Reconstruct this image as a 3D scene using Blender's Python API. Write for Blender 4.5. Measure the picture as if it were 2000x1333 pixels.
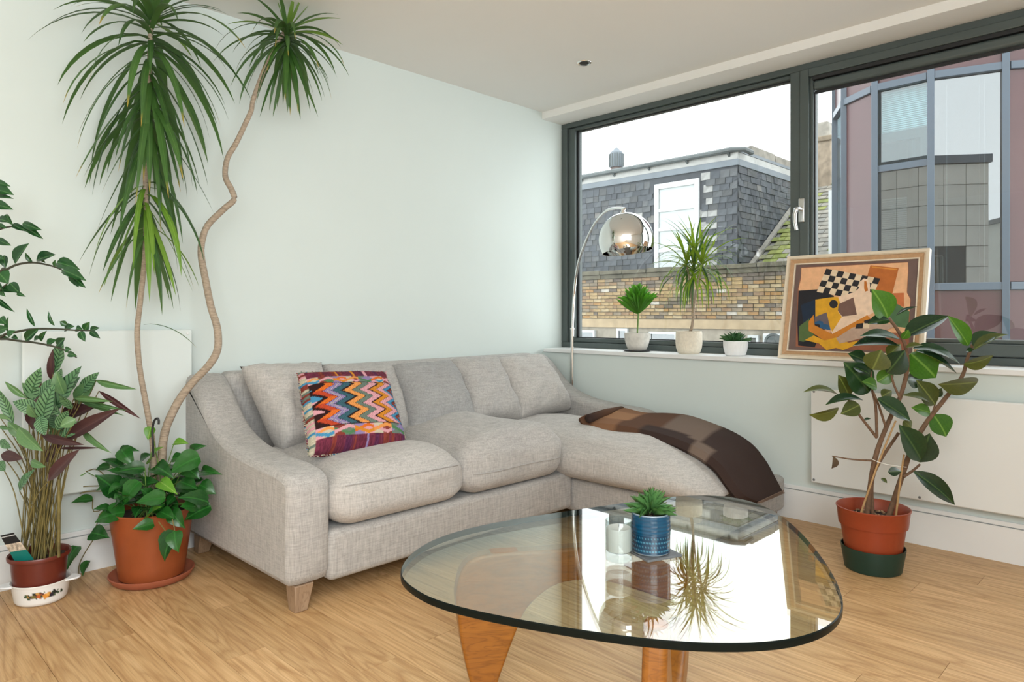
import bpy, bmesh, math, random
import numpy as np
from mathutils import Vector, Matrix

for _o in list(bpy.data.objects):
    bpy.data.objects.remove(_o)
rnd = random.Random(7)
SC = bpy.context.scene
COL = SC.collection
V = Vector

# ------------------------------------------------------------------ camera
FPX, CXP, HOR = 1356.0, 1000.0, 615.0          # focal length, centre, horizon in pixels of a 2000 wide frame
YAW = math.radians(44.7)
FW = V((math.cos(YAW), math.sin(YAW), 0))
RT = V((math.sin(YAW), -math.cos(YAW), 0))
EYE = V((-3.491, -3.168, 1.026))
cd = bpy.data.cameras.new('camera')
cd.sensor_width = 36
cd.lens = FPX / 2000 * 36
cd.shift_y = -(666.5 - HOR) / 2000
cd.clip_start = 0.05
cam = bpy.data.objects.new('camera', cd)
COL.objects.link(cam)
cam.location = EYE
cam.rotation_euler = (math.pi / 2, 0, YAW - math.pi / 2)
SC.camera = cam

# ------------------------------------------------------------------ sky, lights, exposure
SKY = 4.2
w = bpy.data.worlds.new('overcast_sky')
SC.world = w
w.use_nodes = True
bg = w.node_tree.nodes['Background']
bg.inputs[0].default_value = (0.93, 0.97, 1.0, 1)
bg.inputs[1].default_value = SKY


def area(name, loc, rot, sx, sy, power, col=(1, 1, 1)):
    l = bpy.data.lights.new(name, 'AREA')
    l.shape = 'RECTANGLE'
    l.size, l.size_y, l.energy, l.color = sx, sy, power, col
    o = bpy.data.objects.new(name, l)
    COL.objects.link(o)
    o.location, o.rotation_euler = loc, rot
    return o


# daylight through the second window (in the wall behind the camera)
area('daylight_second_window', (-3.95, -4.31, 1.58), (math.radians(90), 0, 0), 2.45, 1.25, 100, (0.90, 0.965, 1.0))
# added soft fill panel under the ceiling behind the camera, not a real fitting
area('room_fill_light', (-4.0, -2.9, 2.37), (0, 0, 0), 1.6, 1.2, 25, (1.0, 0.975, 0.94))
SC.view_settings.view_transform = 'Standard'
SC.view_settings.look = 'None'
SC.view_settings.exposure = 0.0
SC.view_settings.gamma = 1.0
SC.view_settings.use_curve_mapping = False


# ------------------------------------------------------------------ survey: where a sight line from the eye meets a real plane
def ray(px, py):
    return FW + RT * ((px - CXP) / FPX) + V((0, 0, 1)) * ((HOR - py) / FPX)


def sz(px, py, z=0.0):
    d = ray(px, py)
    return EYE + d * ((z - EYE.z) / d.z)


def sx(px, py, x):
    d = ray(px, py)
    return EYE + d * ((x - EYE.x) / d.x)


def sy(px, py, y):
    d = ray(px, py)
    return EYE + d * ((y - EYE.y) / d.y)


def sd(px, py, t):
    return EYE + ray(px, py) * t


def splane(px, py, p, n):
    d = ray(px, py)
    return EYE + d * ((V(p) - EYE).dot(n) / d.dot(n))


# ------------------------------------------------------------------ materials
def lin(r, g, b):
    f = lambda c: (c / 255 / 12.92) if c / 255 <= 0.04045 else ((c / 255 + 0.055) / 1.055) ** 2.4
    return (f(r), f(g), f(b))


class NT:
    def __init__(s, name):
        s.m = bpy.data.materials.new(name)
        s.m.use_nodes = True
        s.t = s.m.node_tree
        s.b = s.t.nodes['Principled BSDF']

    def n(s, typ, **kw):
        nd = s.t.nodes.new(typ)
        for k, v in kw.items():
            if k.startswith('i_'):
                key = k[2:]
                key = int(key) if key.isdigit() else key.replace('_', ' ')
                nd.inputs[key].default_value = v
            else:
                setattr(nd, k, v)
        return nd

    def l(s, a, b):
        s.t.links.new(a, b)

    def math(s, op, a, b=None, c=None):
        nd = s.n('ShaderNodeMath', operation=op)
        for i, v in enumerate((a, b, c)):
            if v is None:
                continue
            if isinstance(v, (int, float)):
                nd.inputs[i].default_value = v
            else:
                s.l(v, nd.inputs[i])
        return nd.outputs[0]

    def coords(s, kind='Object', scale=(1, 1, 1)):
        tc = s.n('ShaderNodeTexCoord')
        mp = s.n('ShaderNodeMapping')
        mp.inputs['Scale'].default_value = scale
        s.l(tc.outputs[kind], mp.inputs['Vector'])
        return mp.outputs[0]

    def noise(s, vec, scale, detail=3, rough=0.55, dist=0.0):
        nd = s.n('ShaderNodeTexNoise')
        nd.inputs['Scale'].default_value = scale
        nd.inputs['Detail'].default_value = detail
        nd.inputs['Roughness'].default_value = rough
        nd.inputs['Distortion'].default_value = dist
        s.l(vec, nd.inputs['Vector'])
        return nd.outputs['Fac']

    def ramp(s, fac, stops, interp='LINEAR'):
        nd = s.n('ShaderNodeValToRGB')
        cr = nd.color_ramp
        cr.interpolation = interp
        while len(cr.elements) < len(stops):
            cr.elements.new(0.5)
        for e, (p, c) in zip(cr.elements, stops):
            e.position = p
            e.color = (*c, 1)
        s.l(fac, nd.inputs[0])
        return nd.outputs[0]

    def mix(s, fac, a, b, mode='MIX'):
        nd = s.n('ShaderNodeMix', data_type='RGBA', blend_type=mode)
        for sock, v in ((nd.inputs[0], fac), (nd.inputs[6], a), (nd.inputs[7], b)):
            if isinstance(v, (int, float)):
                sock.default_value = v
            elif isinstance(v, tuple):
                sock.default_value = (*v, 1)
            else:
                s.l(v, sock)
        return nd.outputs[2]

    def bump(s, h, strength=0.2, dist=0.01):
        nd = s.n('ShaderNodeBump')
        nd.inputs['Strength'].default_value = strength
        nd.inputs['Distance'].default_value = dist
        s.l(h, nd.inputs['Height'])
        s.l(nd.outputs[0], s.b.inputs['Normal'])

    def col(s, v):
        if isinstance(v, tuple):
            s.b.inputs['Base Color'].default_value = (*v, 1)
        else:
            s.l(v, s.b.inputs['Base Color'])

    def set(s, rough=0.5, metal=0.0, spec=0.5):
        s.b.inputs['Roughness'].default_value = rough
        s.b.inputs['Metallic'].default_value = metal
        s.b.inputs['Specular IOR Level'].default_value = spec
        return s.m


def flat(name, c, rough=0.5, metal=0.0, spec=0.5, var=0.06, scale=8, bump=0.0, stretch=(1, 1, 1)):
    """plain surface with a little procedural tone variation"""
    t = NT(name)
    v = t.coords('Object', stretch)
    f = t.noise(v, scale, 4)
    lo = tuple(max(0, x * (1 - var)) for x in c)
    hi = tuple(min(1, x * (1 + var)) for x in c)
    t.col(t.ramp(f, [(0.3, lo), (0.7, hi)]))
    if bump:
        t.bump(f, bump, 0.004)
    return t.set(rough, metal, spec)


M = {}
M['wall'] = flat('sage_wall_paint', (0.655, 0.715, 0.688), 0.75, spec=0.25, var=0.015, scale=2)
M['white_wall'] = flat('white_wall_paint', (0.78, 0.77, 0.74), 0.8, spec=0.2, var=0.015, scale=2)
M['ceiling'] = flat('ceiling_paint', (0.84, 0.825, 0.79), 0.85, spec=0.2, var=0.012, scale=1.5)
M['trim'] = flat('white_gloss_paint', (0.80, 0.80, 0.79), 0.35, var=0.02, scale=3)
M['sill'] = flat('sill_paint', (0.78, 0.78, 0.77), 0.35, var=0.03, scale=6)
M['frame'] = flat('grey_green_window_metal', (0.075, 0.094, 0.090), 0.42, var=0.08, scale=3)
M['rubber'] = flat('black_rubber', (0.012, 0.013, 0.014), 0.6, var=0.2)
M['steel'] = flat('brushed_steel', (0.62, 0.62, 0.60), 0.3, 1.0, var=0.05, scale=20)
M['chrome'] = flat('chrome', (0.82, 0.82, 0.81), 0.045, 1.0, var=0.01)
M['radiator'] = flat('radiator_enamel', (0.77, 0.775, 0.755), 0.35, var=0.012, scale=2)
M['screw'] = flat('screw_head', (0.25, 0.25, 0.25), 0.4, 0.6, var=0.1)


def floor_mat():
    t = NT('oak_plank')
    tc = t.n('ShaderNodeTexCoord')
    oi = t.n('ShaderNodeObjectInfo')
    off = t.n('ShaderNodeCombineXYZ')
    t.l(t.math('MULTIPLY', oi.outputs['Random'], 37.0), off.inputs[2])
    t.l(t.math('MULTIPLY', oi.outputs['Random'], 91.0), off.inputs[1])
    add = t.n('ShaderNodeVectorMath', operation='ADD')
    t.l(tc.outputs['Object'], add.inputs[0])
    t.l(off.outputs[0], add.inputs[1])

    def scl(s):
        mp = t.n('ShaderNodeMapping')
        mp.inputs['Scale'].default_value = s
        t.l(add.outputs[0], mp.inputs['Vector'])
        return mp.outputs[0]
    fig = t.noise(scl((7.0, 0.85, 1)), 1.0, 3, 0.45, 0.5)
    rings = t.math('PINGPONG', t.math('MULTIPLY', fig, 15.0), 0.5)
    line = t.math('POWER', t.math('MULTIPLY', rings, 2.0), 2.2)
    pores = t.noise(scl((330, 7, 1)), 1.0, 3, 0.6)
    fine = t.noise(scl((90, 3.0, 1)), 1.0, 4, 0.6)
    base = t.ramp(fine, [(0.25, lin(186, 143, 96)), (0.55, lin(214, 175, 127)), (0.8, lin(228, 193, 147))])
    c1 = t.mix(t.math('MULTIPLY', line, 0.42), base, lin(150, 102, 54))
    pm = t.math('MULTIPLY', t.math('SUBTRACT', 0.48, pores), 3.2)
    pm = t.n('ShaderNodeClamp').inputs[0].node if False else pm
    cl = t.n('ShaderNodeClamp')
    t.l(pm, cl.inputs[0])
    c2 = t.mix(t.math('MULTIPLY', cl.outputs[0], 0.55), c1, lin(126, 84, 46))
    tone = t.ramp(oi.outputs['Random'], [(0.0, (0.86, 0.84, 0.80)), (0.5, (0.97, 0.96, 0.94)), (1.0, (1.06, 1.06, 1.06))])
    t.col(t.mix(1.0, c2, tone, 'MULTIPLY'))
    t.bump(t.math('SUBTRACT', fine, t.math('MULTIPLY', cl.outputs[0], 0.6)), 0.12, 0.002)
    return t.set(0.42, spec=0.4)


M['plank'] = floor_mat()


def wood_mat(name, c0, c1, c2, st=(4, 40, 40), rough=0.35):
    t = NT(name)
    v = t.coords('Object', st)
    f = t.noise(v, 1.0, 4, 0.55, 0.6)
    r = t.math('PINGPONG', t.math('MULTIPLY', f, 9.0), 0.5)
    fine = t.noise(t.coords('Object', (st[0] * 4, st[1] * 6, st[2] * 6)), 1.0, 2)
    base = t.ramp(f, [(0.3, c0), (0.7, c1)])
    c = t.mix(t.math('MULTIPLY', t.math('POWER', t.math('MULTIPLY', r, 2), 3.0), 0.45), base, c2)
    t.col(t.mix(t.math('MULTIPLY', fine, 0.25), c, c2))
    return t.set(rough)


M['walnut'] = wood_mat('orange_table_wood', lin(144, 86, 26), lin(168, 106, 40), lin(92, 50, 12), (5, 5, 26), 0.3)
M['leg_wood'] = wood_mat('sofa_leg_wood', lin(150, 122, 96), lin(170, 142, 114), lin(110, 84, 62), (30, 30, 5), 0.55)
M['stem_wood'] = flat('branch_bark', lin(112, 84, 62), 0.8, var=0.25, scale=60, bump=0.4)
M['stake'] = flat('bamboo_stake', lin(172, 136, 88), 0.6, var=0.12, scale=40)


def linen(name, c, dark=0.82):
    t = NT(name)
    a = t.noise(t.coords('Object', (420, 420, 30)), 1.0, 2)
    b = t.noise(t.coords('Object', (40, 40, 520)), 1.0, 2)
    big = t.noise(t.coords('Object'), 5.0, 3)
    m1 = t.noise(t.coords('Object', (150, 150, 14)), 1.0, 2)
    m2 = t.noise(t.coords('Object', (14, 14, 190)), 1.0, 2)
    wv = t.math('ADD', t.math('ADD', t.math('MULTIPLY', a, 0.30), t.math('MULTIPLY', b, 0.25)), t.math('ADD', t.math('MULTIPLY', m1, 0.25), t.math('MULTIPLY', m2, 0.20)))
    base = t.ramp(wv, [(0.40, tuple(x * dark for x in c)), (0.60, tuple(min(1, x * 1.08) for x in c))])
    warm = t.ramp(big, [(0.3, (0.965, 0.96, 0.955)), (0.7, (1.02, 1.015, 1.0))])
    t.col(t.mix(1.0, base, warm, 'MULTIPLY'))
    t.bump(wv, 0.25, 0.002)
    t.b.inputs['Sheen Weight'].default_value = 0.12
    return t.set(0.92, spec=0.2)


M['linen'] = linen('warm_grey_linen', (0.485, 0.463, 0.443), 0.70)
M['linen_dark'] = linen('grey_linen', (0.38, 0.375, 0.37), 0.72)
M['linen_pale'] = linen('pale_linen', (0.53, 0.503, 0.478), 0.72)
M['piping'] = flat('seam_thread', (0.36, 0.34, 0.32), 0.9, var=0.1, scale=60)


def attr_mat(name, rough=0.85, bump_scale=0.0, spec=0.3):
    t = NT(name)
    a = t.n('ShaderNodeAttribute', attribute_name='pattern')
    if bump_scale:
        f = t.noise(t.coords('Object'), bump_scale, 2)
        t.col(t.mix(t.math('MULTIPLY', f, 0.3), a.outputs['Color'], (0.02, 0.02, 0.02)))
        t.bump(f, 0.4, 0.003)
    else:
        t.l(a.outputs['Color'], t.b.inputs['Base Color'])
    return t.set(rough, spec=spec)


M['woven'] = attr_mat('woven_wool', 0.95, 420, 0.15)
M['printed'] = attr_mat('glazed_print', 0.2, 0, 0.5)
M['glaze_print'] = attr_mat('blue_glaze', 0.18, 0, 0.6)


def leaf_mat(name, top, tip, under, rib=None, rough=0.35, stripes=0, stripe_c=None, transl=0.15, tips=None, spec=0.5):
    """leaf surface: uv x runs across (-1..1 mapped to 0..1), y along the blade"""
    t = NT(name)
    uv = t.n('ShaderNodeTexCoord').outputs['UV']
    sp = t.n('ShaderNodeSeparateXYZ')
    t.l(uv, sp.inputs[0])
    u, vv = sp.outputs[0], sp.outputs[1]
    oi = t.n('ShaderNodeObjectInfo').outputs['Random']
    ns = t.noise(t.coords('Object'), 14, 3)
    f = t.math('ADD', t.math('MULTIPLY', ns, 0.7), t.math('MULTIPLY', oi, 0.5))
    c = t.ramp(f, [(0.3, top), (0.85, tip)])
    cu = t.math('ABSOLUTE', t.math('SUBTRACT', u, 0.5))
    if stripes:
        # chevron bars running from the midrib towards the tip
        s = t.math('SUBTRACT', vv, t.math('MULTIPLY', cu, 0.42))
        s = t.math('PINGPONG', t.math('MULTIPLY', s, stripes), 0.5)
        m = t.n('ShaderNodeMapRange')
        m.inputs['From Min'].default_value = 0.27
        m.inputs['From Max'].default_value = 0.40
        t.l(s, m.inputs['Value'])
        edge = t.n('ShaderNodeMapRange')
        edge.inputs['From Min'].default_value = 0.47
        edge.inputs['From Max'].default_value = 0.42
        t.l(cu, edge.inputs['Value'])
        c = t.mix(t.math('MULTIPLY', m.outputs[0], edge.outputs[0]), c, stripe_c)
    if rib:
        m = t.n('ShaderNodeMapRange')
        m.inputs['From Min'].default_value = 0.045
        m.inputs['From Max'].default_value = 0.012
        t.l(cu, m.inputs['Value'])
        c = t.mix(m.outputs[0], c, rib)
    if tips:
        m = t.n('ShaderNodeMapRange')
        m.inputs['From Min'].default_value = 0.86
        m.inputs['From Max'].default_value = 0.99
        t.l(vv, m.inputs['Value'])
        c = t.mix(t.math('MULTIPLY', m.outputs[0], t.math('GREATER_THAN', oi, 0.45)), c, tips)
    geo = t.n('ShaderNodeNewGeometry')
    c = t.mix(geo.outputs['Backfacing'], c, under)
    t.col(c)
    t.set(rough, spec=spec)
    if transl:
        tr = t.n('ShaderNodeBsdfTranslucent')
        t.l(t.mix(1.0, c, (1.0, 1.15, 0.45), 'MULTIPLY'), tr.inputs['Color'])
        mx = t.n('ShaderNodeMixShader')
        mx.inputs[0].default_value = transl
        t.l(t.b.outputs[0], mx.inputs[1])
        t.l(tr.outputs[0], mx.inputs[2])
        t.l(mx.outputs[0], t.t.nodes['Material Output'].inputs['Surface'])
    return t.m


M['rubber_leaf'] = leaf_mat('rubber_plant_leaf', lin(22, 44, 30), lin(40, 68, 38), lin(84, 92, 44), lin(72, 98, 54), 0.22)
M['rubber_leaf_olive'] = leaf_mat('olive_rubber_leaf', lin(64, 76, 34), lin(92, 96, 44), lin(98, 98, 50), lin(120, 128, 66), 0.33)
M['rubber_leaf_fresh'] = leaf_mat('fresh_rubber_leaf', lin(54, 98, 28), lin(82, 128, 40), lin(100, 136, 56), lin(118, 156, 68), 0.28, transl=0.22)
M['pothos_leaf'] = leaf_mat('pothos_leaf', lin(22, 70, 26), lin(44, 104, 38), lin(70, 126, 62), lin(52, 116, 48), 0.26)
M['pothos_leaf_pale'] = leaf_mat('young_pothos_leaf', lin(84, 140, 36), lin(112, 168, 56), lin(110, 160, 70), lin(150, 190, 90), 0.35, transl=0.3)
M['dracaena_leaf'] = leaf_mat('dracaena_leaf', lin(38, 74, 32), lin(74, 112, 52), lin(78, 112, 60), lin(90, 126, 62), 0.38, tips=lin(196, 160, 70), transl=0.2)
M['dracaena_leaf_young'] = leaf_mat('young_dracaena_leaf', lin(92, 134, 40), lin(124, 160, 60), lin(120, 150, 70), lin(140, 176, 80), 0.4, transl=0.3)
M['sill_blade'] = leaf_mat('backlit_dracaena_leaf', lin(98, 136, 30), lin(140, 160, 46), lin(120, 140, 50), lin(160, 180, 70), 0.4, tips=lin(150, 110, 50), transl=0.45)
M['fan_leaf'] = leaf_mat('bright_green_leaf', lin(74, 146, 28), lin(134, 196, 56), lin(90, 150, 50), lin(130, 190, 70), 0.3, transl=0.45)
M['zz_leaf'] = leaf_mat('zz_leaf', lin(26, 62, 36), lin(44, 92, 46), lin(104, 140, 116), lin(80, 124, 70), 0.25)
M['calathea_leaf'] = leaf_mat('striped_prayer_plant_leaf', lin(88, 130, 90), lin(116, 156, 108), lin(66, 34, 38), lin(52, 92, 54), 0.42, 9.0, lin(34, 68, 42), 0.08)
M['calathea_under'] = leaf_mat('purple_leaf_underside', lin(58, 34, 36), lin(78, 46, 46), lin(60, 34, 38), lin(84, 56, 52), 0.42, transl=0.05)
M['calathea_plain'] = leaf_mat('plain_prayer_plant_leaf', lin(78, 118, 74), lin(112, 146, 92), lin(64, 36, 38), lin(120, 154, 100), 0.42, transl=0.1)
M['succulent'] = leaf_mat('succulent_leaf', lin(48, 92, 48), lin(86, 134, 66), lin(80, 126, 70), None, 0.4, tips=lin(140, 80, 50), transl=0.1)
M['succulent_dark'] = leaf_mat('dark_succulent_leaf', lin(26, 66, 34), lin(52, 104, 50), lin(60, 100, 60), None, 0.4, transl=0.1)
M['cane'] = flat('dracaena_cane', lin(164, 147, 128), 0.8, var=0.28, scale=50, bump=0.5, stretch=(1, 1, 4))
M['stalk'] = flat('leaf_stalk', lin(112, 100, 54), 0.6, var=0.45, scale=18)
M['stalk_green'] = flat('green_stalk', lin(96, 130, 56), 0.5, var=0.2, scale=25)
M['stalk_dark'] = flat('dark_stalk', lin(58, 58, 44), 0.5, var=0.2, scale=25)
M['terracotta'] = flat('glazed_terracotta', lin(150, 76, 40), 0.36, var=0.1, scale=12)
M['terracotta_saucer'] = flat('terracotta_saucer', lin(164, 92, 66), 0.55, var=0.06, scale=12)
M['orange_plastic'] = flat('orange_red_plastic', lin(146, 60, 32), 0.34, var=0.05, scale=10)
M['brown_plastic'] = flat('red_brown_plastic', lin(104, 42, 30), 0.32, var=0.06, scale=10)
M['green_plastic'] = flat('dark_green_plastic', lin(22, 52, 42), 0.45, var=0.12, scale=10)
M['soil'] = flat('potting_soil', lin(58, 44, 34), 0.95, var=0.5, scale=90, bump=0.8)
M['bark_chip'] = flat('bark_chip', lin(164, 132, 100), 0.9, var=0.3, scale=50)
M['concrete'] = flat('rough_concrete', lin(206, 202, 194), 0.9, var=0.16, scale=26, bump=0.5)
M['cream_stone'] = flat('cream_textured_ceramic', lin(228, 218, 200), 0.85, var=0.07, scale=70, bump=0.9)
M['white_ceramic'] = flat('white_ceramic', lin(236, 236, 236), 0.3, var=0.02)
M['slate_dark'] = flat('slate_coaster', (0.12, 0.13, 0.14), 0.6, var=0.2, scale=30, bump=0.3)
M['wax'] = flat('candle_wax', (0.86, 0.84, 0.80), 0.5, var=0.02)
M['wick'] = flat('wick', (0.05, 0.045, 0.04), 0.9)
M['black_plastic'] = flat('black_plastic', (0.015, 0.016, 0.018), 0.4)
M['string'] = flat('white_string', (0.8, 0.78, 0.72), 0.9)
# outdoors
M['chim'] = flat('pale_chimney_brick', tuple(x * 0.55 for x in lin(186, 168, 146)), 0.95, var=0.3, scale=7, bump=0.4)
M['mortar'] = flat('lime_mortar', (0.28, 0.25, 0.20), 0.95, var=0.2, scale=6)
for i, c in enumerate([(182, 154, 112), (194, 166, 122), (166, 136, 104), (186, 144, 94), (160, 144, 122), (206, 184, 146), (126, 114, 102), (216, 208, 194)]):
    M['brick%d' % i] = flat('stock_brick_%s' % 'abcdefgh'[i], tuple(x * 0.56 for x in lin(*c)), 0.95, var=0.25, scale=9, bump=0.4)
for i, c in enumerate([(94, 99, 106), (104, 109, 115), (84, 88, 95), (113, 116, 119), (98, 100, 102), (196, 196, 192), (140, 138, 134)]):
    M['slate%d' % i] = flat('roof_slate_%s' % 'abcdefg'[i], tuple(x * 0.50 for x in lin(*c)), 0.75, var=0.22, scale=7, bump=0.3)
for i, c in enumerate([(150, 160, 84), (166, 172, 96), (136, 144, 84), (158, 158, 120)]):
    M['moss%d' % i] = flat('mossy_slate_%s' % 'abcd'[i], tuple(x * 0.5 for x in lin(*c)), 0.95, var=0.35, scale=6, bump=0.5)
for i, c in enumerate([(152, 148, 138), (140, 138, 132), (166, 160, 148)]):
    M['grey_slate%d' % i] = flat('pale_slate_%s' % 'abc'[i], tuple(x * 0.6 for x in lin(*c)), 0.9, var=0.3, scale=6, bump=0.4)
M['lead'] = flat('lead_flashing', tuple(x * 0.5 for x in lin(146, 156, 164)), 0.6, var=0.1, scale=3)
M['fascia'] = flat('white_fascia', (0.36, 0.36, 0.34), 0.6, var=0.12, scale=5)
M['gutter'] = flat('grey_gutter', tuple(x * 0.5 for x in lin(116, 124, 124)), 0.6, var=0.15, scale=5)
M['upvc'] = flat('white_window_paint', (0.50, 0.52, 0.52), 0.4, var=0.03)
M['coping'] = flat('weathered_coping', tuple(x * 0.5 for x in lin(124, 118, 100)), 0.95, var=0.4, scale=5, bump=0.5)
M['render'] = flat('sandy_render', tuple(x * 0.55 for x in lin(214, 190, 154)), 0.95, var=0.15, scale=5)
M['maroon'] = flat('maroon_panel', tuple(x * 0.29 for x in lin(130, 80, 84)), 0.3, var=0.08, scale=2)
M['blue_grey'] = flat('blue_grey_mullion', tuple(x * 0.36 for x in lin(112, 130, 148)), 0.4, var=0.06, scale=2)
M['blind'] = flat('window_blind', (0.46, 0.54, 0.55), 0.7, var=0.05)
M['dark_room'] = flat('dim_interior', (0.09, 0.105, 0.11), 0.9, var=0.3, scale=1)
M['pot_clay'] = flat('chimney_clay', tuple(x * 0.5 for x in lin(150, 130, 124)), 0.9, var=0.2, scale=4)
M['asphalt'] = flat('street_asphalt', (0.06, 0.06, 0.06), 0.95, var=0.2, scale=2)
M['tile_clad'] = flat('grey_stone_cladding', (0.52, 0.50, 0.45), 0.8, var=0.1, scale=3)
M['pale_render'] = flat('pale_render', (0.42, 0.42, 0.38), 0.9, var=0.05, scale=2)


def glass_mat(name, tint, ior=1.5, boost=1.0, rough=0.0):
    """thin clear sheet: tinted see-through with Fresnel reflection"""
    t = NT(name)
    tr = t.n('ShaderNodeBsdfTransparent')
    tr.inputs[0].default_value = (*tint, 1)
    gl = t.n('ShaderNodeBsdfGlossy')
    gl.inputs['Roughness'].default_value = rough
    gl.inputs['Color'].default_value = (1, 1, 1, 1)
    geo = t.n('ShaderNodeNewGeometry')
    dp = t.n('ShaderNodeVectorMath', operation='DOT_PRODUCT')
    t.l(geo.outputs['Normal'], dp.inputs[0])
    t.l(geo.outputs['Incoming'], dp.inputs[1])
    cs = t.math('ABSOLUTE', dp.outputs['Value'])
    f0 = ((ior - 1) / (ior + 1)) ** 2                 # Schlick's Fresnel, the same from both sides of the sheet
    f = t.math('ADD', f0, t.math('MULTIPLY', 1 - f0, t.math('POWER', t.math('SUBTRACT', 1.0, cs), 5.0)))
    f = t.math('MULTIPLY', f, boost)
    mx = t.n('ShaderNodeMixShader')
    t.l(f, mx.inputs[0])
    t.l(tr.outputs[0], mx.inputs[1])
    t.l(gl.outputs[0], mx.inputs[2])
    t.l(mx.outputs[0], t.t.nodes['Material Output'].inputs['Surface'])
    return t.m


M['window_glass'] = glass_mat('window_glass', (0.95, 0.965, 0.96), 1.45)
M['far_glass'] = glass_mat('office_glass', (0.45, 0.52, 0.54), 2.35)
M['clear_glass'] = glass_mat('office_vent_glass', (0.72, 0.84, 0.86), 1.75)
M['table_glass'] = glass_mat('table_glass', (0.90, 0.93, 0.86), 1.95)
M['jar_glass'] = glass_mat('candle_glass', (0.80, 0.83, 0.83), 1.5)
M['glass_edge'] = flat('dark_glass_edge', (0.004, 0.007, 0.006), 0.3, spec=0.12, var=0.1)


# ------------------------------------------------------------------ mesh building
class MB:
    def __init__(s):
        s.v, s.f, s.m, s.uv, s.c = [], [], [], None, None

    def add(s, vs, fs, mi=0):
        o = len(s.v)
        s.v += [V(p) for p in vs]
        s.f += [tuple(i + o for i in f) for f in fs]
        s.m += [mi] * len(fs)
        return s

    def hexa(s, p, mi=0):
        return s.add(p, [(0, 3, 2, 1), (4, 5, 6, 7), (0, 1, 5, 4), (1, 2, 6, 5), (2, 3, 7, 6), (3, 0, 4, 7)], mi)

    def box(s, x0, x1, y0, y1, z0, z1, mi=0):
        x0, x1 = sorted((x0, x1)); y0, y1 = sorted((y0, y1)); z0, z1 = sorted((z0, z1))
        return s.hexa([(x0, y0, z0), (x1, y0, z0), (x1, y1, z0), (x0, y1, z0), (x0, y0, z1), (x1, y0, z1), (x1, y1, z1), (x0, y1, z1)], mi)

    def obox(s, c, ax, ay, az, hx, hy, hz, mi=0):
        c = V(c)
        return s.hexa([c + ax * (i * hx) + ay * (j * hy) + az * (k * hz) for k in (-1, 1) for (i, j) in ((-1, -1), (1, -1), (1, 1), (-1, 1))], mi)

    def grid(s, P, mi=0, closed_u=False, flip=False):
        nu, nv = len(P), len(P[0])
        fs = []
        for i in range(nu if closed_u else nu - 1):
            for j in range(nv - 1):
                a, b = i * nv + j, ((i + 1) % nu) * nv + j
                q = (a, b, b + 1, a + 1)
                fs.append(q[::-1] if flip else q)
        return s.add([p for r in P for p in r], fs, mi)

    def tube(s, pts, r, n=8, mi=0, caps=True):
        pts = [V(p) for p in pts]
        k = len(pts)
        rs = r if isinstance(r, (list, tuple)) else [r] * k
        o = len(s.v)
        up = V((0.31, 0.22, 0.92))
        for i, p in enumerate(pts):
            d = (pts[min(i + 1, k - 1)] - pts[max(i - 1, 0)]).normalized()
            a = d.cross(up)
            if a.length < 1e-4:
                a = d.cross(V((1, 0, 0)))
            a.normalize()
            b = d.cross(a)
            for j in range(n):
                t = 2 * math.pi * j / n
                s.v.append(p + a * (rs[i] * math.cos(t)) + b * (rs[i] * math.sin(t)))
        for i in range(k - 1):
            for j in range(n):
                q = (o + i * n + j, o + i * n + (j + 1) % n, o + (i + 1) * n + (j + 1) % n, o + (i + 1) * n + j)
                s.f.append(q); s.m.append(mi)
        if caps:
            s.f.append(tuple(o + j for j in range(n))[::-1]); s.m.append(mi)
            s.f.append(tuple(o + (k - 1) * n + j for j in range(n))); s.m.append(mi)
        return s

    def lathe(s, prof, c=(0, 0, 0), n=40, mi=0, ax=None):
        """profile of (radius, height) about an axis through c"""
        c = V(c)
        az = V(ax).normalized() if ax is not None else V((0, 0, 1))
        a = az.cross(V((0, 1, 0.01))).normalized()
        b = az.cross(a)
        o = len(s.v)
        k = len(prof)
        for r, h in prof:
            for j in range(n):
                t = 2 * math.pi * j / n
                s.v.append(c + az * h + a * (r * math.cos(t)) + b * (r * math.sin(t)))
        for i in range(k - 1):
            for j in range(n):
                s.f.append((o + i * n + j, o + (i + 1) * n + j, o + (i + 1) * n + (j + 1) % n, o + i * n + (j + 1) % n)[::-1])
                s.m.append(mi)
        if prof[0][0] > 1e-6:
            s.f.append(tuple(o + j for j in range(n))); s.m.append(mi)
        if prof[-1][0] > 1e-6:
            s.f.append(tuple(o + (k - 1) * n + j for j in range(n))[::-1]); s.m.append(mi)
        return s

    def prism(s, poly, d, mi=0):
        """poly: list of 3d points, extruded by vector d"""
        n = len(poly)
        poly = [V(p) for p in poly]
        d = V(d)
        return s.add(poly + [p + d for p in poly], [tuple(range(n))[::-1], tuple(range(n, 2 * n))] + [(i, (i + 1) % n, n + (i + 1) % n, n + i) for i in range(n)], mi)

    def mesh(s, name, mats, off=V((0, 0, 0)), angle=35):
        me = bpy.data.meshes.new(name)
        me.from_pydata([tuple(p - off) for p in s.v], [], s.f)
        for m in (mats if isinstance(mats, (list, tuple)) else [mats]):
            me.materials.append(m)
        me.polygons.foreach_set('material_index', s.m)
        me.polygons.foreach_set('use_smooth', [True] * len(s.f))
        if s.uv:
            ul = me.uv_layers.new(name='uv')
            li = np.empty(len(me.loops), dtype=np.int32)
            me.loops.foreach_get('vertex_index', li)
            ul.data.foreach_set('uv', np.array(s.uv, dtype=np.float32)[li].ravel())
        if s.c:
            at = me.color_attributes.new('pattern', 'FLOAT_COLOR', 'POINT')
            at.data.foreach_set('color', np.array([(*c, 1) for c in s.c], dtype=np.float32).ravel())
        me.validate()
        if angle < 180:
            me.set_sharp_from_angle(angle=math.radians(angle))
        me.update()
        return me


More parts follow.
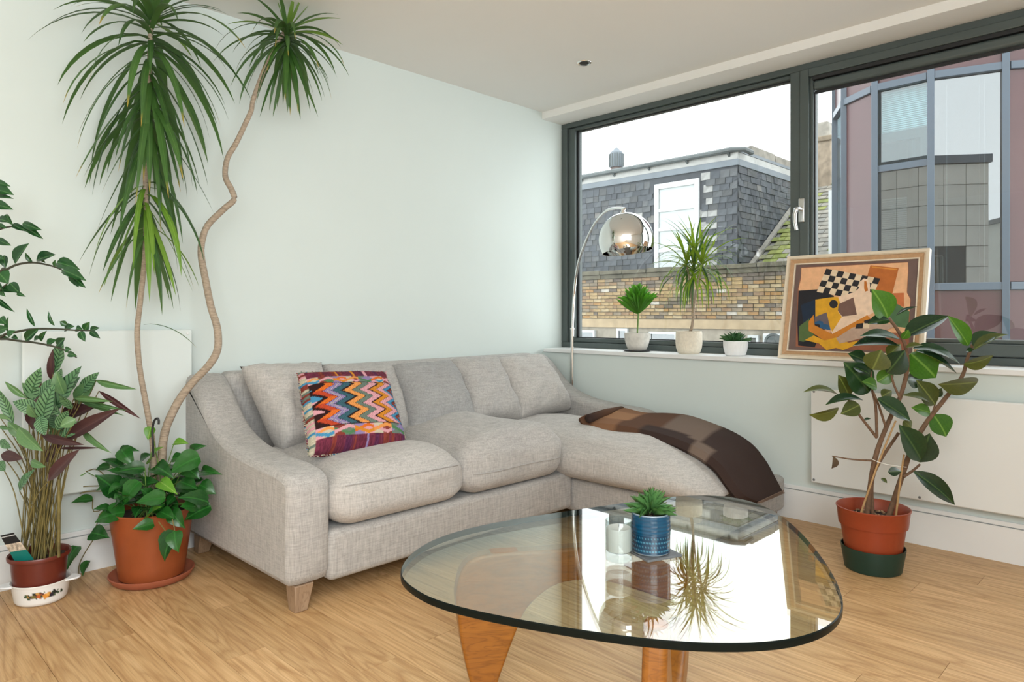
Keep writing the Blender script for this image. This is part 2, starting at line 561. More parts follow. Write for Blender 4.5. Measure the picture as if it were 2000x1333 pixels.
OFF = {}


def tag(o, label=None, cat=None, group=None, kind=None):
    if label: o['label'] = label
    if cat: o['category'] = cat
    if group: o['group'] = group
    if kind: o['kind'] = kind
    return o


def thing(name, loc, label, cat, group=None):
    o = bpy.data.objects.new(name, None)
    o.empty_display_size = 0.1
    COL.objects.link(o)
    o.location = loc
    OFF[o] = V(loc)
    return tag(o, label, cat, group)


def build(mb, name, mats, parent=None, angle=35, bevel=0, seg=2, at=None):
    """link one mesh object; vertices given in world space; origin on the parent's base"""
    off = OFF[parent] if parent is not None else (V(at) if at is not None else V((0, 0, 0)))
    o = bpy.data.objects.new(name, mb.mesh(name, mats, off, angle))
    COL.objects.link(o)
    if parent is not None:
        o.parent = parent
    else:
        o.location = off
    OFF[o] = off
    if bevel:
        b = o.modifiers.new('bevel', 'BEVEL')
        b.width, b.segments, b.limit_method, b.angle_limit = bevel, seg, 'ANGLE', math.radians(40)
    return o


def inst(me, name, parent, mat4):
    """a part that shares mesh data; mat4 is its world matrix"""
    o = bpy.data.objects.new(name, me)
    COL.objects.link(o)
    o.parent = parent
    off = OFF[parent] if parent is not None else V((0, 0, 0))
    o.matrix_basis = Matrix.Translation(-off) @ mat4
    OFF[o] = off
    return o


def struct(mb, name, mats, parent=None, **kw):
    o = build(mb, name, mats, parent, **kw)
    if parent is None:
        o['kind'] = 'structure'
    return o


def B(*a):
    return MB().box(*a)


# ------------------------------------------------------------------ room shell
XL, YN, H = -5.5, -4.35, 2.40         # far left wall, wall behind the camera, ceiling
WE = -3.55                            # near end of the window
# floor: oak planks running along y
fl = MB().box(XL, 0.0, YN, 0.0, -0.08, -0.012)
floor = struct(fl, 'floor', M['plank'])
PW, PL = 0.125, 1.28
i0 = int((XL + 2.379) / PW) - 1
k = 0
for i in range(i0, 20):
    xa, xb = -2.379 + i * PW, -2.379 + (i + 1) * PW
    xa, xb = max(xa, XL), min(xb, 0.0)
    if xb - xa < 0.01:
        continue
    ph = {-1: -0.735 + 0, -4: -0.73, 0: -1.46}.get(i, ((i * 0.437) % 1.0) * PL)
    ys = [0.0] + sorted([y for y in (ph + j * PL for j in range(-6, 6)) if YN + 0.05 < y < -0.05], reverse=True) + [YN]
    for a, b in zip(ys[:-1], ys[1:]):
        g = 0.0006
        c = V(((xa + xb) / 2, (a + b) / 2, 0))
        hx, hy = (xb - xa) / 2 - g, (a - b) / 2 - g
        m = MB().hexa([(-hx, -hy, -0.011), (hx, -hy, -0.011), (hx, hy, -0.011), (-hx, hy, -0.011),
                       (-hx, -hy, 0), (hx, -hy, 0), (hx, hy, 0), (-hx, hy, 0)])
        o = bpy.data.objects.new('plank', m.mesh('plank', M['plank']))
        COL.objects.link(o)
        o.parent = floor
        o.location = c
        k += 1
struct(B(XL - 0.1, 0.36, YN - 0.1, 0.12, H, H + 0.12), 'ceiling', M['ceiling'])
struct(B(XL - 0.1, 0.36, 0.0, 0.12, -0.08, H), 'wall_left', M['wall'])
wr = MB().box(0.0, 0.34, YN, 0.0, -0.08, 0.775)          # below the sill
wr.box(0.0, 0.34, YN, WE, 0.775, H)                       # past the window
struct(wr, 'wall_right', M['wall'])
struct(B(0.0, 0.34, WE, 0.0, 2.352, H), 'trim_1', M['ceiling'])   # boxed head above the window
struct(B(XL - 0.12, XL, YN, 0.0, -0.08, H), 'wall_back', M['white_wall'])
wn_ = MB().box(XL - 0.1, -5.2, YN - 0.12, YN, -0.08, H).box(-2.7, 0.0, YN - 0.12, YN, -0.08, H)
wn_.box(-5.2, -2.7, YN - 0.12, YN, -0.08, 0.9).box(-5.2, -2.7, YN - 0.12, YN, 2.25, H)
struct(wn_, 'wall_near', M['white_wall'])
# skirting boards: board and a thin top moulding
bl = struct(B(XL, -0.0, -0.016, 0.0, 0.0, 0.145), 'baseboard_left', M['trim'])
build(B(XL, -0.0, -0.011, 0.0, 0.1475, 0.168), 'top_moulding', M['trim'], bl, bevel=0.003)
br = struct(B(-0.016, 0.0, YN, -0.016, 0.0, 0.145), 'baseboard_right', M['trim'])
build(B(-0.011, 0.0, YN, -0.011, 0.1475, 0.168), 'top_moulding', M['trim'], br, bevel=0.003)
# window sill board
struct(B(-0.022, 0.20, WE, -0.03, 0.775, 0.800), 'trim_2', M['sill'], bevel=0.004)

# second window (behind the camera, lights the room)
ya_, yb_ = YN - 0.09, YN - 0.03
w2 = struct(MB().box(-5.2, -2.7, ya_, yb_, 0.9, 0.96).box(-5.2, -2.7, ya_, yb_, 2.19, 2.25).box(-5.2, -5.14, ya_, yb_, 0.96, 2.19)
            .box(-2.76, -2.7, ya_, yb_, 0.96, 2.19).box(-3.98, -3.92, ya_, yb_, 0.96, 2.19), 'window_2', M['frame'])
build(B(-5.14, -2.76, YN - 0.064, YN - 0.058, 0.96, 2.19), 'pane', M['window_glass'], w2)

# big window in view
FX = 0.2
wf = MB()
wf.box(FX, FX + 0.12, WE, -0.0, 0.80, 0.836)                 # bottom rail
wf.box(FX, FX + 0.12, WE, -0.0, 2.318, 2.352)                # top rail
wf.box(FX, FX + 0.12, -0.052, -0.0, 0.836, 2.318)            # left jamb
wf.box(FX, FX + 0.12, WE, WE + 0.06, 0.836, 2.318)
win = struct(wf, 'window_1', M['frame'], bevel=0.003)
fs = MB()                                                     # fixed-light beads, set back a little
x0, x1 = FX + 0.018, FX + 0.10
fs.box(x0, x1, -0.106, -0.054, 0.838, 2.316)
fs.box(x0, x1, -1.612, -0.106, 0.838, 0.866)
fs.box(x0, x1, -1.612, -0.106, 2.296, 2.316)
build(fs, 'glazing_bead', M['frame'], win, bevel=0.003)
gk = MB()
g0, g1 = FX + 0.045, FX + 0.06
for a in ((-0.118, -0.106, 0.866, 2.296), (-1.612, -0.106, 0.866, 0.872), (-1.612, -0.106, 2.290, 2.296), (-1.612, -1.606, 0.866, 2.296)):
    gk.box(g0, g1, a[0], a[1], a[2], a[3])
build(gk, 'gasket', M['rubber'], win)
build(B(FX + 0.05, FX + 0.056, -1.61, -0.11, 0.868, 2.294), 'pane', M['window_glass'], win)
mu = build(B(FX - 0.004, FX + 0.12, -1.667, -1.612, 0.836, 2.318), 'mullion', M['frame'], win, bevel=0.004)
# opening sash on the right
sash = MB()
sa, sb = -1.669, WE + 0.062
xs0, xs1 = FX - 0.018, FX + 0.08
sash.box(xs0, xs1, sa - 0.046, sa, 0.840, 2.314)
sash.box(xs0, xs1, sb, sb + 0.07, 0.840, 2.314)
sash.box(xs0, xs1, sb + 0.07, sa - 0.046, 0.840, 0.895)
sash.box(xs0, xs1, sb + 0.07, sa - 0.046, 2.272, 2.314)
so = build(sash, 'sash', M['frame'], win, bevel=0.004)
sb2 = MB()
sb2.box(xs0 + 0.02, xs1 - 0.01, sa - 0.062, sa - 0.047, 0.896, 2.271)
sb2.box(xs0 + 0.02, xs1 - 0.01, sb + 0.071, sa - 0.062, 0.896, 0.914)
build(sb2, 'sash_bead', M['frame'], so, bevel=0.003)
build(MB().box(xs0 + 0.035, xs0 + 0.05, sa - 0.068, sa - 0.062, 0.914, 2.195).box(xs0 + 0.035, xs0 + 0.05, sb + 0.07, sa - 0.066, 2.187, 2.2), 'gasket', M['rubber'], so)
build(MB().box(xs0 + 0.014, xs0 + 0.07, sb + 0.072, sa - 0.064, 2.203, 2.250), 'trickle_vent', M['frame'], so, bevel=0.012, seg=3)
build(B(xs0 + 0.005, xs0 + 0.06, sb + 0.072, sa - 0.062, 2.252, 2.270), 'gasket', M['rubber'], so)
build(B(xs0 + 0.04, xs0 + 0.046, sb + 0.07, sa - 0.060, 0.90, 2.26), 'pane', M['window_glass'], so)
# handle: back plate, neck and lever
hd = build(MB().box(xs0 - 0.012, xs0, -1.697, -1.667, 1.512, 1.638), 'handle', M['steel'], so, bevel=0.004)
lever = MB().tube([(xs0 - 0.01, -1.682, 1.58), (xs0 - 0.045, -1.680, 1.583), (xs0 - 0.056, -1.674, 1.578), (xs0 - 0.058, -1.668, 1.55),
                   (xs0 - 0.056, -1.668, 1.51), (xs0 - 0.05, -1.674, 1.468)], [0.011, 0.011, 0.012, 0.011, 0.0095, 0.009], 10)
build(lever, 'handle_lever', M['steel'], so, angle=60)

# ------------------------------------------------------------------ outdoors: far street
struct(B(0.4, 26, -14, 16, -7.2, -7.0), 'ground', M['asphalt'])
# --- brick building with coping
FXB = 9.2
bb = thing('brick_building', (FXB, 4, -7), 'yellow stock brick building with weathered coping seen low in the window', 'building')
build(MB().box(FXB + 0.03, FXB + 0.32, -3.5, 9.0, -7, 1.83), 'wall', M['mortar'], bb)
build(MB().box(FXB - 0.0, FXB + 0.32, -3.5, 9.0, -7, 0.28).box(FXB, FXB + 0.05, -3.5, 9.0, 0.74, 0.93), 'render_band', M['render'], bb)
cp = MB()
nb = 0
for y in np.arange(-3.4, 9.0, 0.62):
    d = rnd.uniform(-0.012, 0.012)
    cm = MB().box(FXB - 0.07 + d, FXB + 0.38, y + 0.006, y + 0.614, 1.93, 2.02 + d).box(FXB - 0.035, FXB + 0.33, y + 0.002, y + 0.618, 1.83, 1.93)
    build(cm, 'coping_stone', M['coping'], bb, bevel=0.01)
bme = {}
for i in range(8):
    for hw, nm in ((0.105, 's'), (0.05, 'h')):
        mm = MB().hexa([(-0.03, -hw, -0.031), (0.06, -hw, -0.031), (0.06, hw, -0.031), (-0.03, hw, -0.031),
                        (-0.03, -hw, 0.031), (0.06, -hw, 0.031), (0.06, hw, 0.031), (-0.03, hw, 0.031)])
        bme[i, nm] = mm.mesh('brick', M['brick%d' % i])
cand, rest = [], MB()
for r in range(12):
    z = 0.975 + r * 0.0745
    y = 1.35 + (0.11 if r % 2 else 0)
    j = 0
    while y < 8.4:
        hdr = (j % 5 == (r % 5))
        wd = 0.11 if hdr else 0.22
        cand.append((y + wd / 2, z, 'h' if hdr else 's'))
        y += wd
        j += 1
cand.sort(key=lambda t: (0 if 1.9 < t[0] < 7.5 else 1, t[0]))
wts = [6, 6, 5, 4, 5, 3, 2, 1]
for q, (y, z, nm) in enumerate(cand):
    mi = rnd.choices(range(8), wts)[0] if z < 1.70 else rnd.choice([2, 4, 4, 6, 6, 0])
    dx = rnd.uniform(-0.008, 0.006)
    if q < 298:
        inst(bme[mi, nm], 'brick', bb, Matrix.Translation((FXB + 0.02 + dx, y, z)))
    else:
        hw = 0.105 if nm == 's' else 0.05
        rest.box(FXB - 0.01 + dx, FXB + 0.08, y - hw, y + hw, z - 0.031, z + 0.031, mi)
ro = build(rest, 'brickwork', [M['brick%d' % i] for i in range(8)], bb)
ro['kind'] = 'stuff'
# lower windows of the brick building
for (pa, pb, py0, py1) in ((1128, 1162, 645, 664), (1205, 1226, 642, 668), (1268, 1322, 648, 672), (1461, 1482, 655, 672)):
    a, b = sx(pa, py0, FXB - 0.02), sx(pb, py1, FXB - 0.02)
    wfm = MB()
    t = 0.05
    ya, yb, zt, zb = a.y, b.y, a.z, b.z - 0.35
    wfm.box(FXB - 0.04, FXB + 0.03, yb + t, ya - t, zt - t, zt).box(FXB - 0.04, FXB + 0.03, yb + t, ya - t, zb, zb + t)
    wfm.box(FXB - 0.04, FXB + 0.03, ya - t, ya, zb, zt).box(FXB - 0.04, FXB + 0.03, yb, yb + t, zb, zt)
    wo = build(wfm, 'window', M['upvc'], bb)
    build(B(FXB - 0.015, FXB - 0.005, yb + t, ya - t, zb + t, zt - t), 'pane', M['far_glass'], wo)
    bl_ = MB()
    for yy in np.arange(yb + t, ya - t - 0.03, 0.075):
        bl_.box(FXB - 0.004, FXB + 0.004, yy, yy + 0.06, zb + t, zt - t)
    build(bl_, 'blind', M['lead'], wo)
# air conditioner on the wall
a, b = sx(1489, 652, FXB - 0.25), sx(1531, 676, FXB - 0.25)
ac = thing('air_conditioner', (FXB - 0.15, (a.y + b.y) / 2, b.z), 'white outdoor fan unit mounted low on the yellow brick wall', 'air conditioner')
build(B(FXB - 0.25, FXB - 0.001, b.y, a.y, b.z - 0.1, a.z), 'casing', M['upvc'], ac, bevel=0.02)
fc = V((FXB - 0.255, b.y * 0.52 + a.y * 0.48, (a.z + b.z - 0.1) / 2))
build(MB().lathe([(0.17, 0), (0.17, 0.012), (0.13, 0.012), (0.13, 0.004), (0.05, 0.004), (0.05, 0.012), (0.001, 0.012)], fc, 24, ax=(-1, 0, 0)), 'fan_grille', M['gutter'], ac)

# --- slate-hung house with gutter, fascia, white window
FXM, YC = 9.6, 3.42
sh = thing('slate_house', (FXM, 5.5, -7), 'slate-hung house with white fascia and tall white window behind the brick wall', 'building')
build(MB().box(FXM + 0.002, 13.6, YC + 0.002, 9.4, -7, 4.06), 'wall', M['slate2'], sh)
sm = {}
for i in range(7):
    for hw, nm in ((0.105, 'a'), (0.075, 'b')):
        s_ = MB().hexa([(-0.018, -hw, -0.085), (-0.008, -hw, -0.085), (0.004, -hw, 0.075), (-0.004, -hw, 0.075),
                        (-0.018, hw, -0.085), (-0.008, hw, -0.085), (0.004, hw, 0.075), (-0.004, hw, 0.075)])
        sm[i, nm] = s_.mesh('slate', M['slate%d' % i])
wy0, wy1, wz0, wz1 = 4.255, 5.345, 1.94, 3.885
slots = []
for r in range(17):
    z = 1.86 + r * 0.128
    y = YC + (0.10 if r % 2 else 0.0)
    while y < 7.75:
        nm = 'a' if rnd.random() < 0.7 else 'b'
        wd = 0.218 if nm == 'a' else 0.158
        yc = y + wd / 2
        if not (wy0 - 0.06 < yc < wy1 + 0.06 and z < wz1 + 0.03):
            slots.append((0, yc, z, nm))
        y += wd
for r in range(17):
    z = 1.92 + r * 0.128
    x = FXM + 0.03 + (0.10 if r % 2 else 0.0)
    while x < 12.3:
        nm = 'a' if rnd.random() < 0.7 else 'b'
        wd = 0.218 if nm == 'a' else 0.158
        if z > 2.0 + 0.688 * (x - 10.159) - 0.15:
            slots.append((1, x + wd / 2, z, nm))
        x += wd
slots.sort(key=lambda t: t[0] * 50 + (t[1] if t[0] else t[1]))
rest = MB()
RZ = Matrix.Rotation(math.radians(90), 4, 'Z')
swt = [5, 5, 5, 4, 4, 0.06, 0.5]
for q, (side, u, z, nm) in enumerate(slots):
    mi = rnd.choices(range(7), swt)[0]
    if side == 0 and wy0 - 0.35 < u < wy0 and int((z - 1.86) / 0.128 + 0.5) % 2 == 0:
        mi = 5
    j = rnd.uniform(-0.006, 0.006)
    m4 = Matrix.Translation((FXM + j, u, z)) if side == 0 else Matrix.Translation((u, YC + j, z)) @ RZ
    if q < 299:
        inst(sm[mi, nm], 'slate', sh, m4)
    else:
        me = sm[mi, nm]
        rest.add([m4 @ v.co for v in me.vertices], [tuple(p.vertices) for p in me.polygons], mi)
o = build(rest, 'slate_cladding', [M['slate%d' % i] for i in range(7)], sh)
o['kind'] = 'stuff'
# lead flashing, fascia, gutter with brackets
build(MB().box(FXM - 0.03, FXM + 0.03, YC - 0.03, 9.4, 4.03, 4.16).box(FXM + 0.031, 13.6, YC - 0.03, YC + 0.03, 4.03, 4.16), 'flashing', M['lead'], sh, bevel=0.006)
build(MB().box(FXM - 0.01, FXM + 0.06, YC - 0.01, 9.4, 4.16, 4.30).box(FXM + 0.061, 13.6, YC - 0.01, YC + 0.06, 4.16, 4.30), 'fascia', M['fascia'], sh, bevel=0.006)
gp = [(FXM - 0.07, 9.4, 4.33), (FXM - 0.07, 6.0, 4.335), (FXM - 0.07, YC + 0.45, 4.34), (FXM - 0.06, YC + 0.1, 4.35), (FXM + 0.05, YC - 0.12, 4.34), (FXM + 0.3, YC - 0.16, 4.30)]
build(MB().tube(gp, 0.055, 8), 'gutter', M['gutter'], sh)
for y in np.arange(YC + 0.15, 9, 0.95):
    build(MB().prism([(FXM - 0.11, y, 4.30), (FXM - 0.01, y, 4.30), (FXM - 0.01, y, 4.22)], (0, 0.04, 0)), 'gutter_bracket', M['gutter'], sh)
build(MB().box(FXM - 0.02, 13.6, YC - 0.02, 9.4, 4.30, 4.36), 'roof', M['lead'], sh)
# parapet slabs stepping back on the right side
for i, (xa, xb) in enumerate(((10.2, 11.3), (11.32, 12.5), (12.52, 13.6))):
    build(MB().box(xa, xb, YC - 0.02, YC + 0.3, 4.36, 4.52 - 0.02 * i), 'parapet_slab', M['grey_slate2'], sh)
# white window with bars and blind
wn = MB()
xw0, xw1 = FXM - 0.05, FXM + 0.05
wn.box(xw0, xw1, wy0, wy0 + 0.11, wz0, wz1).box(xw0, xw1, wy1 - 0.11, wy1, wz0, wz1).box(xw0, xw1, wy0 + 0.11, wy1 - 0.11, wz1 - 0.12, wz1).box(xw0, xw1, wy0 + 0.11, wy1 - 0.11, wz0, wz0 + 0.1)
wo = build(wn, 'window', M['upvc'], sh, bevel=0.01)
for z in (2.42, 2.88, 3.30):
    build(B(xw0 + 0.01, xw1, wy0 + 0.11, wy1 - 0.11, z - 0.035, z + 0.035), 'glazing_bar', M['upvc'], wo)
build(B(FXM - 0.026, FXM - 0.020, wy0 + 0.1, wy1 - 0.1, wz0 + 0.09, wz1 - 0.1), 'pane', M['window_glass'], wo)
build(B(FXM - 0.012, FXM - 0.004, wy0 + 0.1, wy1 - 0.1, wz0 + 0.09, wz1 - 0.1), 'blind', M['upvc'], wo)
# chimney cowl beyond the gutter
ct = thing('chimney_pot', (10.4, 6.95, 4.36), 'ribbed round chimney pot above the gutter of the slate house', 'chimney')
cz = sx(1204, 290, 10.4)
ct.location = (10.4, cz.y, 4.36); OFF[ct] = V(ct.location)
rr = 15.5 / 1356 * 14.6
hz = cz.z
build(MB().lathe([(rr * 0.8, 4.36), (rr * 0.8, hz - 0.48), (rr * 0.9, hz - 0.47)], (10.4, cz.y, 0), 20), 'pot', M['pot_clay'], ct)
build(MB().lathe([(rr * 0.95, hz - 0.47), (rr, hz - 0.44), (rr, hz - 0.16), (rr * 0.9, hz - 0.10), (rr * 0.45, hz - 0.04), (rr * 0.3, hz), (0.0, hz + 0.02)], (10.4, cz.y, 0), 20), 'cowl', M['lead'], ct)
for j in range(16):
    t = 2 * math.pi * j / 16
    build(MB().tube([(10.4 + rr * math.cos(t), cz.y + rr * math.sin(t), hz - 0.45), (10.4 + rr * math.cos(t), cz.y + rr * math.sin(t), hz - 0.14)], 0.018, 5), 'rib', M['gutter'], ct)

# --- mossy pitched roof beside it, with a brick chimney
SL = 0.688
rz = lambda x: 2.083 + SL * (x - 10.159)
mr = thing('mossy_roof_house', (11.4, 1.8, -7), 'house with a mossy green slate roof to the right of the slate house', 'building')
build(MB().hexa([(9.55, -1.6, -7), (13.3, -1.6, -7), (13.3, YC - 0.06, -7), (9.55, YC - 0.06, -7), (9.55, -1.6, rz(9.55) - 0.03), (13.3, -1.6, rz(13.3) - 0.03), (13.3, YC - 0.06, rz(13.3) - 0.03), (9.55, YC - 0.06, rz(9.55) - 0.03)]), 'wall', M['grey_slate1'], mr)
ang = -math.atan(SL)
ms = {}
names = ['moss0', 'moss1', 'moss2', 'moss3', 'grey_slate0', 'grey_slate1', 'grey_slate2']
for i, nmm in enumerate(names):
    ms[i] = MB().hexa([(-0.09, -0.145, 0.005), (0.10, -0.145, -0.006), (0.10, 0.145, -0.006), (-0.09, 0.145, 0.005),
                       (-0.09, -0.145, 0.022), (0.10, -0.145, 0.004), (0.10, 0.145, 0.004), (-0.09, 0.145, 0.022)]).mesh('slate', M[nmm])
rest = MB()
q = 0
RYm = Matrix.Rotation(ang, 4, 'Y')
for r in range(24):
    x = 9.75 + r * 0.148
    y = YC - 0.25 - (0.15 if r % 2 else 0)
    while y > -0.9:
        mossy = y > 2.62 + 0.17 * (x - 10) + rnd.uniform(-0.12, 0.12) or rnd.random() < 0.06
        mi = rnd.choices(range(4), [4, 4, 3, 2])[0] if mossy else rnd.randint(4, 6)
        m4 = Matrix.Translation((x, y, rz(x) + rnd.uniform(0, 0.006))) @ RYm
        vis = y > 0.7
        if vis and q < 290:
            inst(ms[mi], 'slate', mr, m4)
            q += 1
        else:
            me = ms[mi]
            rest.add([m4 @ v.co for v in me.vertices], [tuple(p.vertices) for p in me.polygons], mi)
        y -= 0.30
o = build(rest, 'slate_covering', [M[n_] for n_ in names], mr)
o['kind'] = 'stuff'
build(MB().hexa([(9.6, YC - 0.13, rz(9.6)), (13.3, YC - 0.13, rz(13.3)), (13.3, YC - 0.05, rz(13.3)), (9.6, YC - 0.05, rz(9.6)),
                 (9.6, YC - 0.13, rz(9.6) + 0.06), (13.3, YC - 0.13, rz(13.3) + 0.06), (13.3, YC - 0.05, rz(13.3) + 0.10), (9.6, YC - 0.05, rz(9.6) + 0.10)]), 'abutment_flashing', M['grey_slate0'], mr)
a, b = sd(1618, 372, 13.0), sd(1630, 425, 13.0)
dw = MB().box(a.x, a.x + 1.2, b.y - 0.3, a.y, rz(a.x) - 0.1, a.z)
build(dw, 'dormer', M['upvc'], mr)
ch = thing('brick_chimney', (13.2, 3.0, 3.6), 'tapered pale brick chimney stack on the ridge of the mossy roof', 'chimney')
c = sx(1611, 300, 13.2)
OFF[ch] = V((13.2, c.y, 3.6)); ch.location = OFF[ch]
zz = lambda py: sx(1611, py, 13.2).z
build(MB().hexa([(12.9, c.y - 0.24, 3.5), (13.5, c.y - 0.24, 3.5), (13.5, c.y + 0.24, 3.5), (12.9, c.y + 0.24, 3.5),
                 (12.9, c.y - 0.24, zz(280)), (13.5, c.y - 0.24, zz(280)), (13.5, c.y + 0.24, zz(280)), (12.9, c.y + 0.24, zz(280))]), 'stack', M['chim'], ch, bevel=0.02)
build(B(12.85, 13.55, c.y - 0.28, c.y + 0.28, zz(282), zz(272)), 'band', M['brick4'], ch, bevel=0.02)
build(MB().hexa([(12.95, c.y - 0.2, zz(272)), (13.45, c.y - 0.2, zz(272)), (13.45, c.y + 0.2, zz(272)), (12.95, c.y + 0.2, zz(272)),
                 (13.05, c.y - 0.12, zz(240)), (13.35, c.y - 0.12, zz(240)), (13.35, c.y + 0.12, zz(240)), (13.05, c.y + 0.12, zz(240))]), 'cap', M['grey_slate2'], ch, bevel=0.03)

# --- office building: faceted curtain wall in maroon panels, blue-grey mullions and glass
DD = 9.0
vp = [(1965, 1.0), (1818, 1.0424), (1708, 1.101), (1648, 1.177), (1630, 1.26)]
PV = [(EYE + (FW + RT * ((p - 1000) / FPX)) * (DD * k_)) for p, k_ in vp]
for p in PV: p.z = 0
d0 = (PV[0] - PV[1]).normalized()
rot = lambda d, a: V((d.x * math.cos(a) - d.y * math.sin(a), d.x * math.sin(a) + d.y * math.cos(a), 0))
PV = [PV[0] + rot(d0, 0.28) * 0.85 + rot(d0, 0.5) * 0.85, PV[0] + rot(d0, 0.28) * 0.85] + PV
zT, zB, zL = 4.205, 1.44, 3.09
ob = thing('office_building', (PV[3].x, PV[3].y, -7), 'modern office block with maroon panels and blue-grey mullions at far right of window', 'building')
# bays from the right: 0 panel, 1 panel, 2 glass, 3 glass with blinds, 4 panel, 5 glass
kinds = ['panel', 'panel', 'glass', 'blind', 'panel', 'glass']
core = []
for i in range(6):
    A, Bp = PV[i], PV[i + 1]
    u = (Bp - A).normalized()
    nrm = V((u.y, -u.x, 0))
    if nrm.dot(EYE - A) < 0: nrm = -nrm
    L = (Bp - A).length
    uz = V((0, 0, 1))

    def slab(z0, z1, d0, d1, a=0.04, b_=0.04):
        mid = A + u * ((a + L - b_) / 2)
        return MB().obox(mid + nrm * ((d0 + d1) / 2) + uz * ((z0 + z1) / 2), u, nrm, uz, (L - a - b_) / 2, (d1 - d0) / 2, (z1 - z0) / 2)
    for (z0, z1) in ((zT + 0.1, 7.0), (-2.0, zB - 0.09), (-7.0, -2.06)):
        build(slab(z0, z1, -0.05, 0.0), 'panel', M['maroon'], ob, bevel=0.008)
    for z in (zT, zB - 0.09, 7.0):
        build(slab(z, z + 0.1, -0.05, 0.04), 'transom', M['blue_grey'], ob, bevel=0.006)
    if kinds[i] == 'panel':
        build(slab(zB + 0.01, zT, -0.05, 0.0), 'panel', M['maroon'], ob, bevel=0.008)
    else:
        if kinds[i] == 'blind':
            build(slab(zB + 0.01, zL, -0.03, -0.024), 'pane', M['far_glass'], ob)
            build(slab(zL + 0.05, zT, -0.03, -0.024), 'pane', M['clear_glass'], ob)
        else:
            build(slab(zB + 0.01, zT, -0.03, -0.024), 'pane', M['far_glass'], ob)
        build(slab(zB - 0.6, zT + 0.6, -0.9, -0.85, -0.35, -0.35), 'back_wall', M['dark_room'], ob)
        if kinds[i] == 'blind':
            build(slab(zL - 0.04, zL + 0.05, -0.06, 0.02), 'transom', M['blue_grey'], ob)
            bo = MB()
            for z in np.arange(3.62, zT, 0.028):
                s_ = slab(z, z + 0.016, -0.2, -0.16)
                bo.add(s_.v, s_.f)
            build(bo, 'blind', M['blind'], ob)
            bo = MB()
            for z in np.arange(zB + 0.05, zL - 0.4, 0.028):
                s_ = slab(z, z + 0.016, -0.2, -0.16, 0.36)
                bo.add(s_.v, s_.f)
            build(bo, 'blind', M['blind'], ob)
            build(slab(3.46, 3.60, -0.1, -0.04), 'window_rail', M['rubber'], ob)
            build(slab(zL + 0.05, 3.46, -0.1, -0.04, 0.04, L - 0.14), 'window_rail', M['rubber'], ob)
        else:
            for fr_ in (0.22, 0.74):
                build(slab(zB, zT, -0.35, -0.33, L * fr_, L * (1 - fr_) - 0.012), 'curtain_edge', M['upvc'], ob)
for i in range(7):
    p = PV[i]
    dv = (EYE - p); dv.z = 0; dv.normalize()
    sd_ = V((-dv.y, dv.x, 0))
    build(MB().obox(p + V((0, 0, 0.0)), sd_, dv, V((0, 0, 1)), 0.042, 0.06, 7.1), 'mullion', M['blue_grey'], ob, bevel=0.006)

# --- our own building's outer face and a neighbour (seen as reflections in the office glass)
YF = YN - 0.10
wo_ = MB().box(-5.6, 0.36, YF, 8.0, H + 0.125, 4.42).box(0.345, 0.38, YF, 8.0, -7, 0.77).box(0.345, 0.38, YF, WE, 0.77, 2.36).box(0.345, 0.38, 0.125, 8.0, 0.77, 2.36).box(0.345, 0.38, YF, 8.0, 2.36, 4.42)
wout = struct(wo_, 'wall_outside', M['rubber'])
cpm = {}
for r in range(-2, 11):
    z0, z1 = 4.40 - (r + 3) * 0.46, 4.40 - (r + 2) * 0.46
    y = YF
    while y < 7.6:
        if not (z1 > 0.70 and z0 < 2.40 and y + 0.46 > WE - 0.05 and y < 0.05):
            if 'p' not in cpm:
                cpm['p'] = MB().box(0.0, 0.035, 0.006, 0.454, 0.006, 0.454).mesh('cladding_panel', M['tile_clad'])
            inst(cpm['p'], 'cladding_panel', wout, Matrix.Translation((0.382, y, z0)))
        y += 0.46
build(B(-5.7, 0.46, YF - 0.06, 8.05, 4.42, 4.60), 'roof_edge', M['blue_grey'], wout)
pb = thing('pale_building', (-8, -12, -7), 'pale low rendered building mirrored beside the stone cladding in the office glass', 'building')
build(B(-16.0, -3.0, -18.0, -8.6, -7, 4.05), 'wall', M['pale_render'], pb)
build(B(-16.1, -2.9, -18.1, -8.5, 4.05, 4.2), 'roof_edge', M['gutter'], pb)

# ------------------------------------------------------------------ radiators and ceiling light
def radiator(name, lo, hi, axis, label, screws, mat):
    c = (V(lo) + V(hi)) / 2
    r = thing(name, (c.x, c.y, lo[2]), label, 'radiator')
    build(B(lo[0], hi[0], lo[1], hi[1], lo[2], hi[2]), 'panel', mat, r, bevel=0.006, seg=2)
    bk = MB()
    for f_ in (0.15, 0.85):
        if axis == 'x':
            y = lo[1] + (hi[1] - lo[1]) * f_
            bk.box(hi[0], -0.001, y - 0.03, y + 0.03, lo[2] + 0.08, hi[2] - 0.08)
        else:
            x = lo[0] + (hi[0] - lo[0]) * f_
            bk.box(x - 0.03, x + 0.03, hi[1], -0.001, lo[2] + 0.08, hi[2] - 0.08)
    build(bk, 'bracket', M['radiator'], r)
    for p, mt in screws:
        ax = (-1, 0, 0) if axis == 'x' else (0, -1, 0)
        build(MB().lathe([(0.006, -0.004), (0.006, 0.001), (0.0045, 0.003), (0.0, 0.0035)], p, 12, ax=ax), 'screw', mt, r)
    return r


